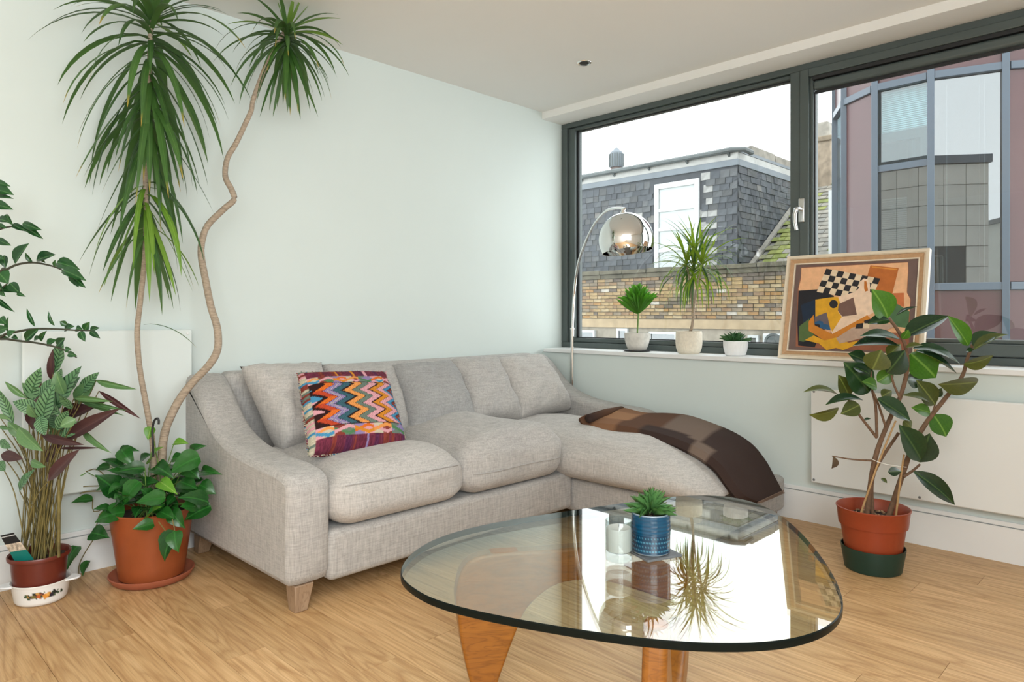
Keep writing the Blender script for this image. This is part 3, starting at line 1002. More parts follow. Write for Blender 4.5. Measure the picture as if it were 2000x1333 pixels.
radiator('panel_radiator', (-0.062, -3.0, 0.208), (-0.045, -1.822, 0.668), 'x', 'long flat white panel radiator under the window behind the rubber plant',
         [((-0.062, -1.838, 0.224), M['screw']), ((-0.062, -1.838, 0.652), M['screw']), ((-0.062, -2.295, 0.222), M['screw']), ((-0.062, -2.75, 0.222), M['screw'])], M['radiator'])
radiator('panel_radiator', (-2.938, -0.062, 0.33), (-2.325, -0.045, 0.963), 'y', 'flat white panel radiator behind the tall dracaena and terracotta pot',
         [((-2.345, -0.062, 0.945), M['trim']), ((-2.918, -0.062, 0.945), M['trim'])], flat('sage_radiator_enamel', (0.685, 0.735, 0.712), 0.4, var=0.012, scale=2))
dl = thing('downlight', (-0.522, -0.784, H), 'small round recessed downlight in the ceiling', 'ceiling light')
build(MB().lathe([(0.024, 0.003), (0.028, -0.002), (0.036, -0.004), (0.040, -0.002), (0.041, 0.0)][::-1], (-0.522, -0.784, H), 32), 'bezel', M['chrome'], dl)
build(MB().lathe([(0.0, -0.0015), (0.027, -0.0015), (0.0275, 0.001)], (-0.522, -0.784, H), 32), 'lens', M['rubber'], dl)

# ------------------------------------------------------------------ sofa
def catmull(pts, n, closed=False):
    pts = [V(p) for p in pts]
    k = len(pts)
    out = []
    for i in range(k if closed else k - 1):
        g = lambda j: pts[j % k] if closed else pts[min(max(j, 0), k - 1)]
        p0, p1, p2, p3 = g(i - 1), g(i), g(i + 1), g(i + 2)
        for q in range(n):
            t = q / n
            out.append(0.5 * ((2 * p1) + (p2 - p0) * t + (2 * p0 - 5 * p1 + 4 * p2 - p3) * t * t + (3 * p1 - p0 - 3 * p2 + p3) * t ** 3))
    if not closed:
        out.append(pts[-1])
    return out


def hn(*a):
    """cheap smooth pseudo noise in -1..1"""
    x, y, z = a
    return (math.sin(x * 1.7 + 2.1 * math.sin(y * 1.3 + z)) + math.sin(y * 2.3 + 1.7 * math.sin(z * 1.9 + x)) + math.sin(z * 2.9 + 1.3 * math.sin(x * 2.2 - y))) / 3


def softbox(x0, x1, y0, y1, z0, z1, crown=0.05, e=0.32, n=22, seed=0.0, sag=0.012, belly=0.0):
    """plump upholstered cushion: rounded box, crowned top, slight unevenness"""
    mb = MB()
    cx, cy, cz = (x0 + x1) / 2, (y0 + y1) / 2, (z0 + z1) / 2
    hx, hy, hz = (x1 - x0) / 2, (y1 - y0) / 2, (z1 - z0) / 2
    r = min(hz * 0.98, 0.10)

    def shape(p):
        q = V((p[0] * hx, p[1] * hy, p[2] * hz))
        inner = V((max(-hx + r, min(hx - r, q.x)), max(-hy + r, min(hy - r, q.y)), max(-hz + r * 0.75, min(hz - r * 0.75, q.z))))
        d = q - inner
        if d.length > 1e-6:
            l = math.sqrt((d.x / r) ** 2 + (d.y / r) ** 2 + (d.z / (r * 0.75)) ** 2)
            m = max(abs(d.x / r), abs(d.y / r), abs(d.z / (r * 0.75)))
            d = d * (m / l)
        q = inner + d
        u, v_ = p[0], p[1]
        top = max(0.0, p[2])
        q.z += crown * (1 - u * u) * (1 - v_ ** 4) * top
        q.z += sag * hn(q.x * 7 + seed, q.y * 7, 1.0 + seed) * top
        side = 1 - p[2] ** 2
        q.x += (0.012 * hn(q.y * 9, q.z * 12 + seed, seed) + 0.012 * math.copysign(1, u)) * side * (1 if abs(u) > .98 else 0)
        q.y += (0.014 * hn(q.x * 9, q.z * 12 + seed, 3 + seed) - belly) * side * (1 if v_ < -.98 else 0)
        return V((cx, cy, cz)) + q
    cache = {}
    G = [-1 + 2 * i / n for i in range(n + 1)]
    NZ = 8
    GZ = [-1 + 2 * i / NZ for i in range(NZ + 1)]

    def vid(p):
        k_ = tuple(round(c, 5) for c in p)
        if k_ not in cache:
            cache[k_] = len(mb.v)
            mb.v.append(shape(p))
        return cache[k_]

    def face(ps, flip):
        ids = [vid(p) for p in ps]
        mb.f.append(tuple(ids[::-1] if flip else ids)); mb.m.append(0)
    for s_ in (-1, 1):
        for i in range(n):
            for j in range(n):
                face([(G[i], G[j], s_), (G[i + 1], G[j], s_), (G[i + 1], G[j + 1], s_), (G[i], G[j + 1], s_)], s_ < 0)
            for j in range(NZ):
                face([(G[i], s_, GZ[j]), (G[i + 1], s_, GZ[j]), (G[i + 1], s_, GZ[j + 1]), (G[i], s_, GZ[j + 1])], s_ > 0)
                face([(s_, G[i], GZ[j]), (s_, G[i + 1], GZ[j]), (s_, G[i + 1], GZ[j + 1]), (s_, G[i], GZ[j + 1])], s_ < 0)
    mb.shape = shape
    return mb


sofa = thing('corner_sofa', (-1.2, -0.5, 0), 'warm grey linen corner sofa with sloping arms and a chaise along the window wall', 'sofa')


def arm(x0, x1, front_low=0.085):
    top = catmull([(0, -0.93, 0.478), (0, -0.86, 0.487), (0, -0.70, 0.496), (0, -0.527, 0.514), (0, -0.40, 0.548), (0, -0.31, 0.595),
                   (0, -0.235, 0.66), (0, -0.165, 0.722), (0, -0.10, 0.762), (0, -0.055, 0.768), (0, -0.022, 0.752)], 4)
    prof = [(-0.935, front_low)] + [(-0.968, front_low + 0.012), (-0.982, 0.13), (-0.985, 0.41), (-0.980, 0.442), (-0.962, 0.466)] + [(p.y, p.z) for p in top] + [(-0.018, 0.735), (-0.018, front_low)]
    n = len(prof)
    # rounded across: rows inset from the profile near each face
    cy = sum(p[0] for p in prof) / n
    rows = []
    w_ = x1 - x0
    for fx, ins in ((0.0, 0.030), (0.04, 0.014), (0.13, 0.003), (0.3, 0.0), (0.7, 0.0), (0.87, 0.003), (0.96, 0.014), (1.0, 0.030)):
        row = []
        for i, (y, z) in enumerate(prof):
            a_, b_ = prof[i - 1], prof[(i + 1) % n]
            t = V((b_[0] - a_[0], b_[1] - a_[1])); t.normalize()
            nr = V((-t.y, t.x))
            if nr.dot(V((y, z)) - V((cy + 0.1, 0.25))) < 0: nr = -nr
            row.append((x0 + w_ * fx, y - nr.x * ins, z - nr.y * ins))
        rows.append(row)
    mb = MB()
    P = [r + [r[0]] for r in rows]
    mb.grid(P, flip=True)
    for r, fl_ in ((rows[0], False), (rows[-1], True)):
        mb.add(r, [tuple(range(n))[::-1] if fl_ else tuple(range(n))])
    return mb, rows


am, ar = arm(-2.352, -2.19)
build(am, 'arm', M['linen'], sofa, angle=50)
am2, _ = arm(-0.215, -0.062)
build(am2, 'arm', M['linen'], sofa, angle=50)
bk = MB().hexa([(-2.20, -0.17, 0.085), (-0.20, -0.17, 0.085), (-0.20, -0.02, 0.085), (-2.20, -0.02, 0.085),
                (-2.20, -0.12, 0.772), (-0.20, -0.12, 0.778), (-0.20, -0.02, 0.778), (-2.20, -0.02, 0.772)])
build(bk, 'backrest', M['linen'], sofa, bevel=0.03, seg=4)
build(B(-2.2, -0.855, -0.982, -0.14, 0.075, 0.255), 'seat_base', M['linen'], sofa, bevel=0.025, seg=4)
cb = MB()
px_ = [(-0.848, -0.16), (-0.848, -1.64), (-0.84, -1.672), (-0.818, -1.692), (-0.78, -1.70), (-0.12, -1.705), (-0.07, -1.695), (-0.045, -1.672), (-0.04, -1.64), (-0.04, -1.0), (-0.04, -0.16)]
cb.prism([(x, y, 0.055) for x, y in px_], (0, 0, 0.165))
build(cb, 'chaise_base', M['linen'], sofa, bevel=0.022, seg=4)
s1 = softbox(-2.186, -1.578, -1.03, -0.30, 0.258, 0.455, 0.055, seed=0.3)
c1 = build(s1, 'seat_cushion', M['linen_pale'], sofa, angle=180)
s2 = softbox(-1.572, -0.945, -1.03, -0.30, 0.258, 0.475, 0.065, seed=2.2)
c2 = build(s2, 'seat_cushion', M['linen'], sofa, angle=180)
s3 = softbox(-0.938, -0.218, -1.712, -0.30, 0.226, 0.415, 0.055, seed=5.1, sag=0.008)
for v in s3.v:                                     # the chaise cushion drops and narrows towards its end
    t = max(0.0, (-1.2 - v.y) / 0.55)
    v.z -= 0.15 * t ** 2.3 * max(0, (v.z - 0.226) / 0.2)
    if v.x < -0.6:
        v.x += 0.09 * t * t * t
c3 = build(s3, 'chaise_cushion', M['linen_pale'], sofa, angle=180)


def seam(sb, zf, n=30):
    return [sb.shape((-0.96 + 1.92 * i / n, -1, zf)) + V((0, -0.0015, 0)) for i in range(n + 1)]


build(MB().tube(seam(s1, 0.62), 0.0024, 6), 'piping', M['piping'], c1)
build(MB().tube(seam(s2, -0.10), 0.0026, 6), 'piping', M['piping'], c2)


def leg_at(x, y, zt, sx_=1, sy_=1):
    a, b_ = 0.036, 0.024
    m = MB().hexa([(x - b_, y - b_, 0), (x + b_, y - b_, 0), (x + b_, y + b_, 0), (x - b_, y + b_, 0),
                   (x - a, y - a, zt), (x + a, y - a, zt), (x + a, y + a, zt), (x - a, y + a, zt)])
    for i in range(4, 8):
        m.v[i] += V((0.012 * sx_, 0.012 * sy_, 0))
    build(m, 'leg', M['leg_wood'], sofa, bevel=0.004)


leg_at(-2.300, -0.945, 0.092, 1, 1)
leg_at(-2.300, -0.10, 0.092, 1, -1)
leg_at(-0.79, -1.64, 0.062, 1, 1)
leg_at(-0.10, -1.64, 0.062, -1, 1)
leg_at(-0.12, -0.10, 0.062, -1, -1)

# ------------------------------------------------------------------ loose cushions
def pillow(TL, TR, BR, BL, thick, toward, n=30, pinch=0.06, seed=0.0, slump=0.0, wr=0.010):
    """cushion spanned by four corners; bulges to both sides along its normal"""
    TL, TR, BR, BL = map(V, (TL, TR, BR, BL))
    nrm = (TR - TL).cross(BL - TL).normalized()
    if nrm.dot(toward) < 0: nrm = -nrm
    mb = MB()
    front, back, uvs = [], [], []
    for i in range(n + 1):
        rf, rb = [], []
        for j in range(n + 1):
            u, v = -1 + 2 * i / n, -1 + 2 * j / n
            uu = u * (1 - pinch * (1 - v * v))
            vv = v * (1 - pinch * (1 - u * u))
            a, b = (uu + 1) / 2, (vv + 1) / 2
            p = (BL * (1 - a) + BR * a) * (1 - b) + (TL * (1 - a) + TR * a) * b
            hgt = ((1 - u ** 4) * (1 - v ** 4)) ** 0.48
            vb = v + slump * (1 - v * v)
            hgt *= 1.0 - 0.18 * max(0, v) + 0.12 * max(0, -v)
            wob = wr * hn(u * 4 + seed, v * 4 - seed, seed) + 0.4 * wr * hn(u * 11 + seed, v * 9, seed)
            rf.append(p + nrm * (thick * 0.5 * hgt + wob * (hgt > 0.02)))
            rb.append(p - nrm * (thick * 0.5 * hgt))
            uvs.append((i / n, j / n))
        front.append(rf); back.append(rb)
    mb.grid(front)
    mb.grid(back, flip=True)
    if nrm.dot((TR - TL).cross(BL - TL)) > 0:
        mb.f = [f[::-1] for f in mb.f]
    mb.uvs = uvs + uvs
    # weld the rims
    o = len(uvs)
    remap = {}
    for i in range(n + 1):
        for j in range(n + 1):
            if i in (0, n) or j in (0, n):
                remap[o + i * (n + 1) + j] = i * (n + 1) + j
    mb.f = [tuple(remap.get(i, i) for i in f) for f in mb.f]
    return mb


TOW = -FW


def back_cushion(q, yt, yb, thick, mat, label, seed, group='linen cushions along the sofa back', xo=0.0):
    TL, TR, BR, BL = q
    P = [sy(*TL, yt), sy(*TR, yt), sy(*BR, yb), sy(*BL, yb)]
    nrm = (P[1] - P[0]).cross(P[3] - P[0]).normalized()
    mb = pillow(*P, thick, TOW, seed=seed)
    c = (P[2] + P[3]) / 2
    o = build(mb, 'back_cushion', mat, None, angle=180, at=c)
    return tag(o, label, 'cushion', group)


back_cushion(((468, 716), (628, 708), (640, 880), (552, 878)), -0.225, -0.46, 0.23, M['linen_pale'], 'pale linen back cushion at the left arm, half behind the zigzag cushion', 1.0)
back_cushion(((626, 712), (766, 712), (802, 862), (655, 880)), -0.235, -0.47, 0.21, M['linen'], 'linen back cushion mostly hidden behind the zigzag cushion', 2.3)
back_cushion(((760, 713), (880, 705), (928, 832), (790, 868)), -0.27, -0.50, 0.24, M['linen_dark'], 'darker grey linen back cushion just right of the zigzag cushion', 3.1)
back_cushion(((873, 703), (965, 698), (1018, 824), (908, 838)), -0.25, -0.475, 0.21, M['linen'], 'linen back cushion between the darker grey one and the end one by the window', 4.7)
back_cushion(((957, 700), (1052, 692), (1116, 800), (1005, 828)), -0.245, -0.47, 0.23, M['linen_pale'], 'end linen back cushion tucked against the arm by the window', 5.9)

# woven zigzag cushion
KC = {k_: lin(*c) for k_, c in dict(orange=(226, 112, 40), red=(196, 74, 44), purple=(150, 132, 178), teal=(60, 100, 112), dark=(48, 22, 22), peach=(236, 156, 84),
      grey=(112, 128, 116), pink=(226, 164, 172), amber=(218, 140, 44), blue=(74, 146, 184), maroon=(116, 48, 68), plum=(96, 44, 78), cream=(206, 196, 172), green=(84, 130, 88), rust=(140, 62, 52)).items()}


def kilim(u, v):
    h = lambda *a: (math.sin(a[0] * 127.1 + a[1] * 311.7) * 43758.5453) % 1.0
    if u < 0.045 or u > 0.955 or v > 0.965:
        t = int((v if u < 0.05 or u > 0.95 else u) * 34)
        pal = ['cream', 'grey', 'cream', 'pink', 'cream', 'blue', 'grey', 'rust']
        c = KC[pal[int(h(t, 3) * 8)]]
        return tuple(x * (0.7 + 0.4 * h(int(u * 120), int(v * 120))) for x in c)
    tri = lambda x: abs((x % 1.0) - 0.5) * 2
    if v > 0.855 or v < 0.115:
        k_ = int(u * 46 + (0.3 if v > .5 else 0))
        pal = ['maroon', 'plum', 'maroon', 'rust', 'maroon', 'plum', 'rust', 'pink', 'plum', 'amber', 'maroon', 'purple']
        c = KC[pal[int(h(k_ // 2, 11 if v > .5 else 17) * 12)]] if h(k_, 5) > 0.3 else KC['maroon']
        return tuple(x * (0.65 + 0.6 * h(int(u * 150), int(v * 40))) for x in c)
    if v > 0.765 or v < 0.225:
        vv = (v - 0.765) / 0.09 if v > .5 else (v - 0.115) / 0.11
        if vv < 0.06 and v > .5 or vv > 0.94 and v < .5:
            return KC['dark']
        n_ = 7 if v > .5 else 5
        d = abs(vv - 0.15 - 0.7 * tri(u * n_ / 2 + 0.15))
        d2 = abs(vv - 0.85 + 0.7 * tri(u * n_ / 2 + 0.15))
        pal = ['blue', 'pink', 'amber', 'peach', 'green', 'orange', 'pink', 'purple']
        if d < 0.17: return KC[pal[int(u * n_) % 8]]
        if d2 < 0.15: return KC[pal[(int(u * n_) + 3) % 8]]
        return KC[['pink', 'cream', 'rust', 'grey', 'purple'][int(u * n_ * 2) % 5]]
    if v > 0.755 or v < 0.235:
        return KC['dark']
    vv = (v - 0.235) / 0.52
    x = u - 0.035 - 0.14 * tri(vv * 3.0 + 0.08)
    seq = [('dark', 0.02), ('orange', 0.088), ('dark', 0.007), ('purple', 0.085), ('dark', 0.006), ('teal', 0.085), ('dark', 0.034), ('peach', 0.088), ('dark', 0.007), ('grey', 0.078),
           ('dark', 0.006), ('pink', 0.088), ('dark', 0.026), ('amber', 0.072), ('dark', 0.006), ('pink', 0.075), ('dark', 0.006), ('blue', 0.05), ('dark', 0.012), ('rust', 0.05), ('blue', 0.06)]
    if x < 0:
        return KC['dark'] if x > -0.035 else KC[['dark', 'pink', 'blue', 'dark'][int(vv * 3.4) % 4]]
    a = 0
    for nme, wd in seq:
        if x < a + wd:
            c = KC[nme]
            st = (vv * 34 + (x - a) * 90 * (1 if (vv * 6.0 + 0.16) % 2 > 1 else -1)) % 2.0
            if nme not in ('dark',):
                if nme == 'orange': c = KC['orange'] if (vv * 6) % 2 > 1 else KC['red']
                c = tuple(q * (1.12 if st > 1.0 else 0.82) for q in c)
                if nme == 'purple' and abs((x - a) / wd - .5) < .2 and st > 1.3: c = KC['cream']
            return c
        a += wd
    return KC['teal']


kp = [sy(581, 729, -0.545), sy(752, 727, -0.545), sy(795, 878, -0.80), sy(603, 892, -0.80)]
km = pillow(*kp, 0.14, TOW, n=110, pinch=0.02, seed=7.7, wr=0.003)
km.c = [kilim(u, v) for (u, v) in km.uvs]
ko = build(km, 'zigzag_cushion', M['woven'], None, angle=180, at=(kp[2] + kp[3]) / 2)
tag(ko, 'square woven cushion in orange, teal and pink zigzags on the left seat', 'cushion')
# frayed rim: short tufts of yarn around the edge, each band one mesh of countless threads
tf = MB(); tf.c = []
edge = []
for (a, b) in ((0, 1), (1, 2), (2, 3), (3, 0)):
    for i in range(60):
        edge.append((kp[a].lerp(kp[b], i / 60), (kp[a] + kp[b]) / 2 - (kp[0] + kp[1] + kp[2] + kp[3]) / 4))
ctr = (kp[0] + kp[1] + kp[2] + kp[3]) / 4
kn = (kp[1] - kp[0]).cross(kp[3] - kp[0]).normalized()
if kn.dot(TOW) < 0: kn = -kn
pal = ['cream', 'grey', 'cream', 'maroon', 'pink', 'cream', 'blue', 'rust']
for i, (p, out) in enumerate(edge):
    out = out.normalized()
    q = p.lerp(ctr, 0.018)
    side = out.cross(kn).normalized()
    for j in range(2):
        s_ = q + side * rnd.uniform(-0.004, 0.004)
        e_ = s_ + out * rnd.uniform(0.004, 0.010) + kn * rnd.uniform(-0.002, 0.006) + side * rnd.uniform(-0.004, 0.004)
        n0 = len(tf.v)
        tf.tube([s_, e_], [0.0022, 0.0012], 4)
        c = KC[pal[(i // 4 * 5 + j) % 8]]
        tf.c += [c] * (len(tf.v) - n0)
fo = build(tf, 'fringe', M['woven'], ko)
fo['kind'] = 'stuff'

# ------------------------------------------------------------------ throw over the chaise
LE = [(1138, 812), (1150, 826), (1195, 831), (1240, 840), (1290, 853), (1335, 868), (1372, 886), (1404, 912), (1428, 945), (1452, 972), (1482, 984)]
RE = [(1206, 797), (1222, 797), (1258, 805), (1300, 807), (1345, 812), (1390, 826), (1432, 843), (1470, 868), (1496, 900), (1514, 932), (1531, 964)]


NL = len(LE)
TH = 0.026
lw, rw = [], []
for i, (a, b) in enumerate(zip(LE, RE)):
    lw.append(sx(*a, -0.72) if i < 9 else sy(*a, -1.79 - 0.008 * (i - 9)))
    rw.append(sx(*b, -0.27))
lw, rw = catmull(lw, 5), catmull(rw, 5)
tb = MB(); tb.c = []
DK, BR_, TN, CN, GY = [tuple(x * 1.0 for x in lin(*c)) for c in ((62, 47, 42), (98, 68, 50), (142, 102, 74), (164, 120, 86), (122, 104, 92))]
P, Q = [], []
NS = len(lw)
NC = 16
for i in range(NS):
    t = i / (NS - 1)
    row, low = [], []
    a, b = lw[i], rw[i]
    ax = (b - a)
    tang = (lw[min(i + 1, NS - 1)] - lw[max(i - 1, 0)]).normalized()
    nn = ax.cross(tang).normalized()
    if nn.z < 0 and t < 0.75: nn = -nn
    if t >= 0.75 and nn.y > 0: nn = -nn
    for j in range(NC + 1):
        s_ = j / NC
        h_ = 0.008 * math.sin(math.pi * s_) + 0.003 * hn(t * 9, s_ * 5, 2.0)
        edge_drop = -TH * (max(0, 1 - s_ / 0.06) ** 2) * 0.9
        row.append(a + ax * s_ + nn * (h_ + edge_drop))
    P.append(row)


def plaid(t, s_):
    # bands along the length, a narrower folded face on the left edge
    if s_ < 0.30 - 0.1 * t:
        return [BR_, TN, BR_, DK, DK, GY, DK, DK, DK][min(8, int(t * 9.5))]
    b = [BR_, CN, BR_, TN, GY, GY, GY, DK, DK, DK]
    cuts = [0.05, 0.15, 0.22, 0.27, 0.52]
    if t < 0.10: return BR_
    if t < 0.24: return CN if s_ < 0.75 else TN
    if t < 0.37: return BR_
    if t < 0.56: return GY
    return DK


tb.grid(P, flip=False)
tb.c = []
for i in range(NS):
    for j in range(NC + 1):
        tb.c.append(plaid(i / (NS - 1), j / NC))
c = (lw[0] + rw[0]) / 2
to = build(tb, 'throw_blanket', M['woven'], None, angle=180, at=c)
so_ = to.modifiers.new('thickness', 'SOLIDIFY'); so_.thickness = 0.024; so_.offset = -1
bv = to.modifiers.new('soft', 'BEVEL'); bv.width = 0.008; bv.segments = 3; bv.limit_method = 'ANGLE'
tag(to, 'folded brown checked wool throw draped over the end of the chaise', 'blanket')
# rolled fold at the upper end
rl = MB().tube([sx(1150, 818, -0.72), sx(1182, 808, -0.52), sx(1214, 800, -0.27)], [0.022, 0.024, 0.018], 12)
rl.c = [DK if i < 12 else BR_ for i in range(len(rl.v))]
build(rl, 'rolled_edge', M['woven'], to, angle=180)
# blanket stitch along the hem
st = MB()
for j in range(1, NC * 2):
    s_ = j / (NC * 2)
    p0 = lw[-1].lerp(rw[-1], s_); p1 = lw[-3].lerp(rw[-3], s_)
    off = V((-0.006, -0.010, 0.004))
    st.tube([p0 + off, p0.lerp(p1, 0.55) + off], 0.0016, 4)
st.tube([lw[-1].lerp(lw[-3], 0.55) + V((-0.006, -0.010, 0.004)), rw[-1].lerp(rw[-3], 0.55) + V((-0.006, -0.010, 0.004))], 0.0014, 4)
build(st, 'stitching', flat('stitch_thread', lin(120, 98, 84), 0.9), to)

# ------------------------------------------------------------------ coffee table
TZ = 0.40
outline = [(779.8, 1121), (783, 1101), (802, 1080), (836, 1056), (884, 1039), (956, 1022), (1028, 1009.5), (1124, 996), (1220, 982.6), (1268, 975.5), (1316, 969.6),
           (1366, 966.8), (1416, 968.5), (1472, 977), (1519, 1000), (1560, 1031), (1601, 1079), (1634, 1128), (1647, 1166), (1648.5, 1185), (1641, 1208), (1618, 1227), (1580, 1243),
           (1532, 1253), (1460, 1259.5), (1364, 1258.5), (1268, 1250), (1172, 1238.5), (1076, 1222.6), (980, 1206), (884, 1185), (836, 1169), (802, 1148), (785.6, 1133)]
ow = [sz(x, y, TZ) for x, y in outline]
for _ in range(1):
    n_ = len(ow)
    ow = [(ow[i - 1] + ow[i] * 2 + ow[(i + 1) % n_]) / 4 for i in range(n_)]
ow = catmull(ow, 4, True)
tc = sum(ow, V()) / len(ow)
tab = thing('coffee_table', (tc.x, tc.y, 0), 'low coffee table with rounded triangular glass top on sculpted orange-brown wood base', 'coffee table')
TT = 0.018
n_ = len(ow)
gt = MB()
ctr2 = V((tc.x, tc.y, 0))
ring = lambda ins, z: [V((p.x, p.y, z)) + (V((tc.x, tc.y, z)) - V((p.x, p.y, z))).normalized() * ins for p in ow]
rings = [ring(0.003, TZ), ring(0.0006, TZ - 0.002), ring(0.0, TZ - TT / 2), ring(0.0006, TZ - TT + 0.002), ring(0.003, TZ - TT)]
for r_ in rings: gt.v += r_
gt.f.append(tuple(range(n_))); gt.m.append(0)
gt.f.append(tuple(range(4 * n_, 5 * n_))[::-1]); gt.m.append(0)
for k_ in range(4):
    for i in range(n_):
        gt.f.append((k_ * n_ + i, (k_ + 1) * n_ + i, (k_ + 1) * n_ + (i + 1) % n_, k_ * n_ + (i + 1) % n_)); gt.m.append(1)
area2 = sum(ow[i].x * ow[(i + 1) % n_].y - ow[(i + 1) % n_].x * ow[i].y for i in range(n_))
if area2 < 0:
    gt.f = [f[::-1] for f in gt.f]
gto = build(gt, 'glass_top', [M['table_glass'], M['glass_edge']], tab, angle=30)


def base_piece(p0, d, outl, th):
    """plate of given outline (s along d, height z), thickness th, edges rounded"""
    d = V(d).normalized()
    nrm = V((-d.y, d.x, 0))
    pts = catmull([(s_, z, 0) for s_, z in outl], 5, True)
    poly = [V(p0) + d * p.x + V((0, 0, max(0.0, p.y))) - nrm * (th / 2) for p in pts]
    return MB().prism(poly, nrm * th)


ZT = TZ - TT - 0.001
fA = sz(945, 1350, 0)
tA, eA = sz(905, 1082, ZT), sz(1300, 1092, ZT)
dA = sd(1300, 700, 2.0) - sd(905, 700, 1.872)
dA.z = 0
p0 = V((tA.x, tA.y, 0))
LA = dA.length
outA = [(0.03, 0.0), (0.075, 0.0), (0.10, 0.06), (0.135, 0.15), (0.175, 0.23), (0.26, 0.285), (0.38, 0.285), (0.50, 0.245), (0.60, 0.21), (0.645, 0.25), (0.63, 0.315), (0.55, 0.36), (0.40, ZT - 0.002), (0.2, ZT), (0.06, ZT), (0.0, ZT - 0.025),
        (-0.022, ZT - 0.09), (-0.02, 0.24), (-0.005, 0.13)]
build(base_piece(p0, dA, outA, 0.052), 'leg', M['walnut'], tab, bevel=0.016, seg=4, angle=60)
# the second, inverted piece, seen nearly edge-on under the near side
bt = sd(1276, 900, 1.40)
be = sd(1330, 900, 2.02)
dB = V((be.x - bt.x, be.y - bt.y, 0))
outB = [(0.03, ZT), (0.075, ZT), (0.10, ZT - 0.06), (0.135, ZT - 0.15), (0.175, ZT - 0.23), (0.26, 0.095), (0.38, 0.095), (0.50, 0.13), (0.60, 0.165), (0.645, 0.13), (0.63, 0.07), (0.55, 0.025), (0.40, 0.002), (0.2, 0.0), (0.06, 0.0), (0.0, 0.025),
        (-0.022, 0.09), (-0.02, ZT - 0.24), (-0.005, ZT - 0.13)]
build(base_piece((bt.x, bt.y, 0), dB, outB, 0.052), 'leg', M['walnut'], tab, bevel=0.016, seg=4, angle=60)

# candle in a glass
cc = V((-2.039, -2.115, TZ))
ca = thing('candle', cc, 'white candle in a clear glass tumbler on the glass table', 'candle')
build(MB().lathe([(0.030, 0.0), (0.0335, 0.003), (0.0345, 0.02), (0.0345, 0.1015), (0.0335, 0.103), (0.0322, 0.1015), (0.0322, 0.024), (0.0, 0.022)], cc, 40), 'glass_jar', M['jar_glass'], ca)
build(MB().lathe([(0.0, 0.026), (0.0316, 0.026), (0.0318, 0.080), (0.030, 0.083), (0.0, 0.0815)], cc, 40), 'wax', M['wax'], ca)
build(MB().tube([cc + V((0, 0, 0.081)), cc + V((0.001, 0.0, 0.091))], 0.0012, 6), 'wick', M['wick'], ca)

# slate coaster under the blue pot
bc = V((-1.944, -2.148, TZ))
ds = (sz(1323, 1084, TZ + 0.006) - sz(1250, 1097, TZ + 0.006)).normalized()
dn = V((-ds.y, ds.x, 0))
co = build(MB().obox(bc + V((0, 0, 0.0035)) + ds * 0.006 + dn * 0.0, ds, dn, V((0, 0, 1)), 0.054, 0.054, 0.003), 'slate_coaster', M['slate_dark'], None, bevel=0.001, at=bc)
tag(co, 'square dark slate coaster under the blue pot', 'coaster')

# ------------------------------------------------------------------ plants: leaves
def leaf_mesh(name, mat, widths, droop=0.25, fold=0.12, nl=8, wave=0.0, cup=0.0):
    """unit leaf: base at the origin, tip at +y 1, full width 1 at its widest, upper side +z"""
    m = MB(); m.uv = []
    k = len(widths) - 1
    cen = []
    x, z, a = 0.0, 0.0, droop
    for i in range(nl + 1):
        cen.append((x, z, a))
        a2 = droop - 2 * droop * (i + 0.5) / nl
        x += math.cos(a2) / nl; z += math.sin(a2) / nl
    sc = 1.0 / cen[-1][0]
    P = []
    for i in range(nl + 1):
        t = i / nl
        f = t * k
        j = min(int(f), k - 1)
        wd = widths[j] * (1 - (f - j)) + widths[j + 1] * (f - j)
        y, zz = cen[i][0] * sc, cen[i][1] * sc
        row = []
        for s_ in (-1, -0.5, 0, 0.5, 1):
            row.append(V((s_ * 0.5 * wd, y, zz + fold * abs(s_) * wd - cup * s_ * s_ * wd + wave * math.sin(t * 17 + s_ * 2) * abs(s_) * wd)))
            m.uv.append((0.5 + 0.5 * s_ * max(wd, 0.25), t))
        P.append(row)
    m.grid(P, flip=True)
    return m.mesh(name, mat, angle=180)


def place(me, parent, base, tip, width, face, name='leaf', roll=0.0):
    base, tip = V(base), V(tip)
    y = tip - base
    L = y.length
    y.normalize()
    z = V(face) - y * V(face).dot(y)
    if z.length < 1e-3:
        z = V((0, 0, 1)) - y * y.z
    z.normalize()
    x = y.cross(z)
    if roll:
        x, z = x * math.cos(roll) + z * math.sin(roll), z * math.cos(roll) - x * math.sin(roll)
    m4 = Matrix(((x.x * width, y.x * L, z.x * L, base.x), (x.y * width, y.y * L, z.y * L, base.y), (x.z * width, y.z * L, z.z * L, base.z), (0, 0, 0, 1)))
    return inst(me, name, parent, m4)


OVAL = [0.10, 0.62, 0.90, 1.0, 0.98, 0.88, 0.66, 0.32, 0.02]
HEART = [0.50, 0.92, 1.0, 0.95, 0.82, 0.64, 0.42, 0.18, 0.0]
LANCE = [0.08, 0.55, 0.86, 1.0, 0.98, 0.86, 0.66, 0.36, 0.0]
STRAP = [0.35, 0.8, 0.95, 1.0, 0.95, 0.85, 0.65, 0.4, 0.02]
CAMF = -FW


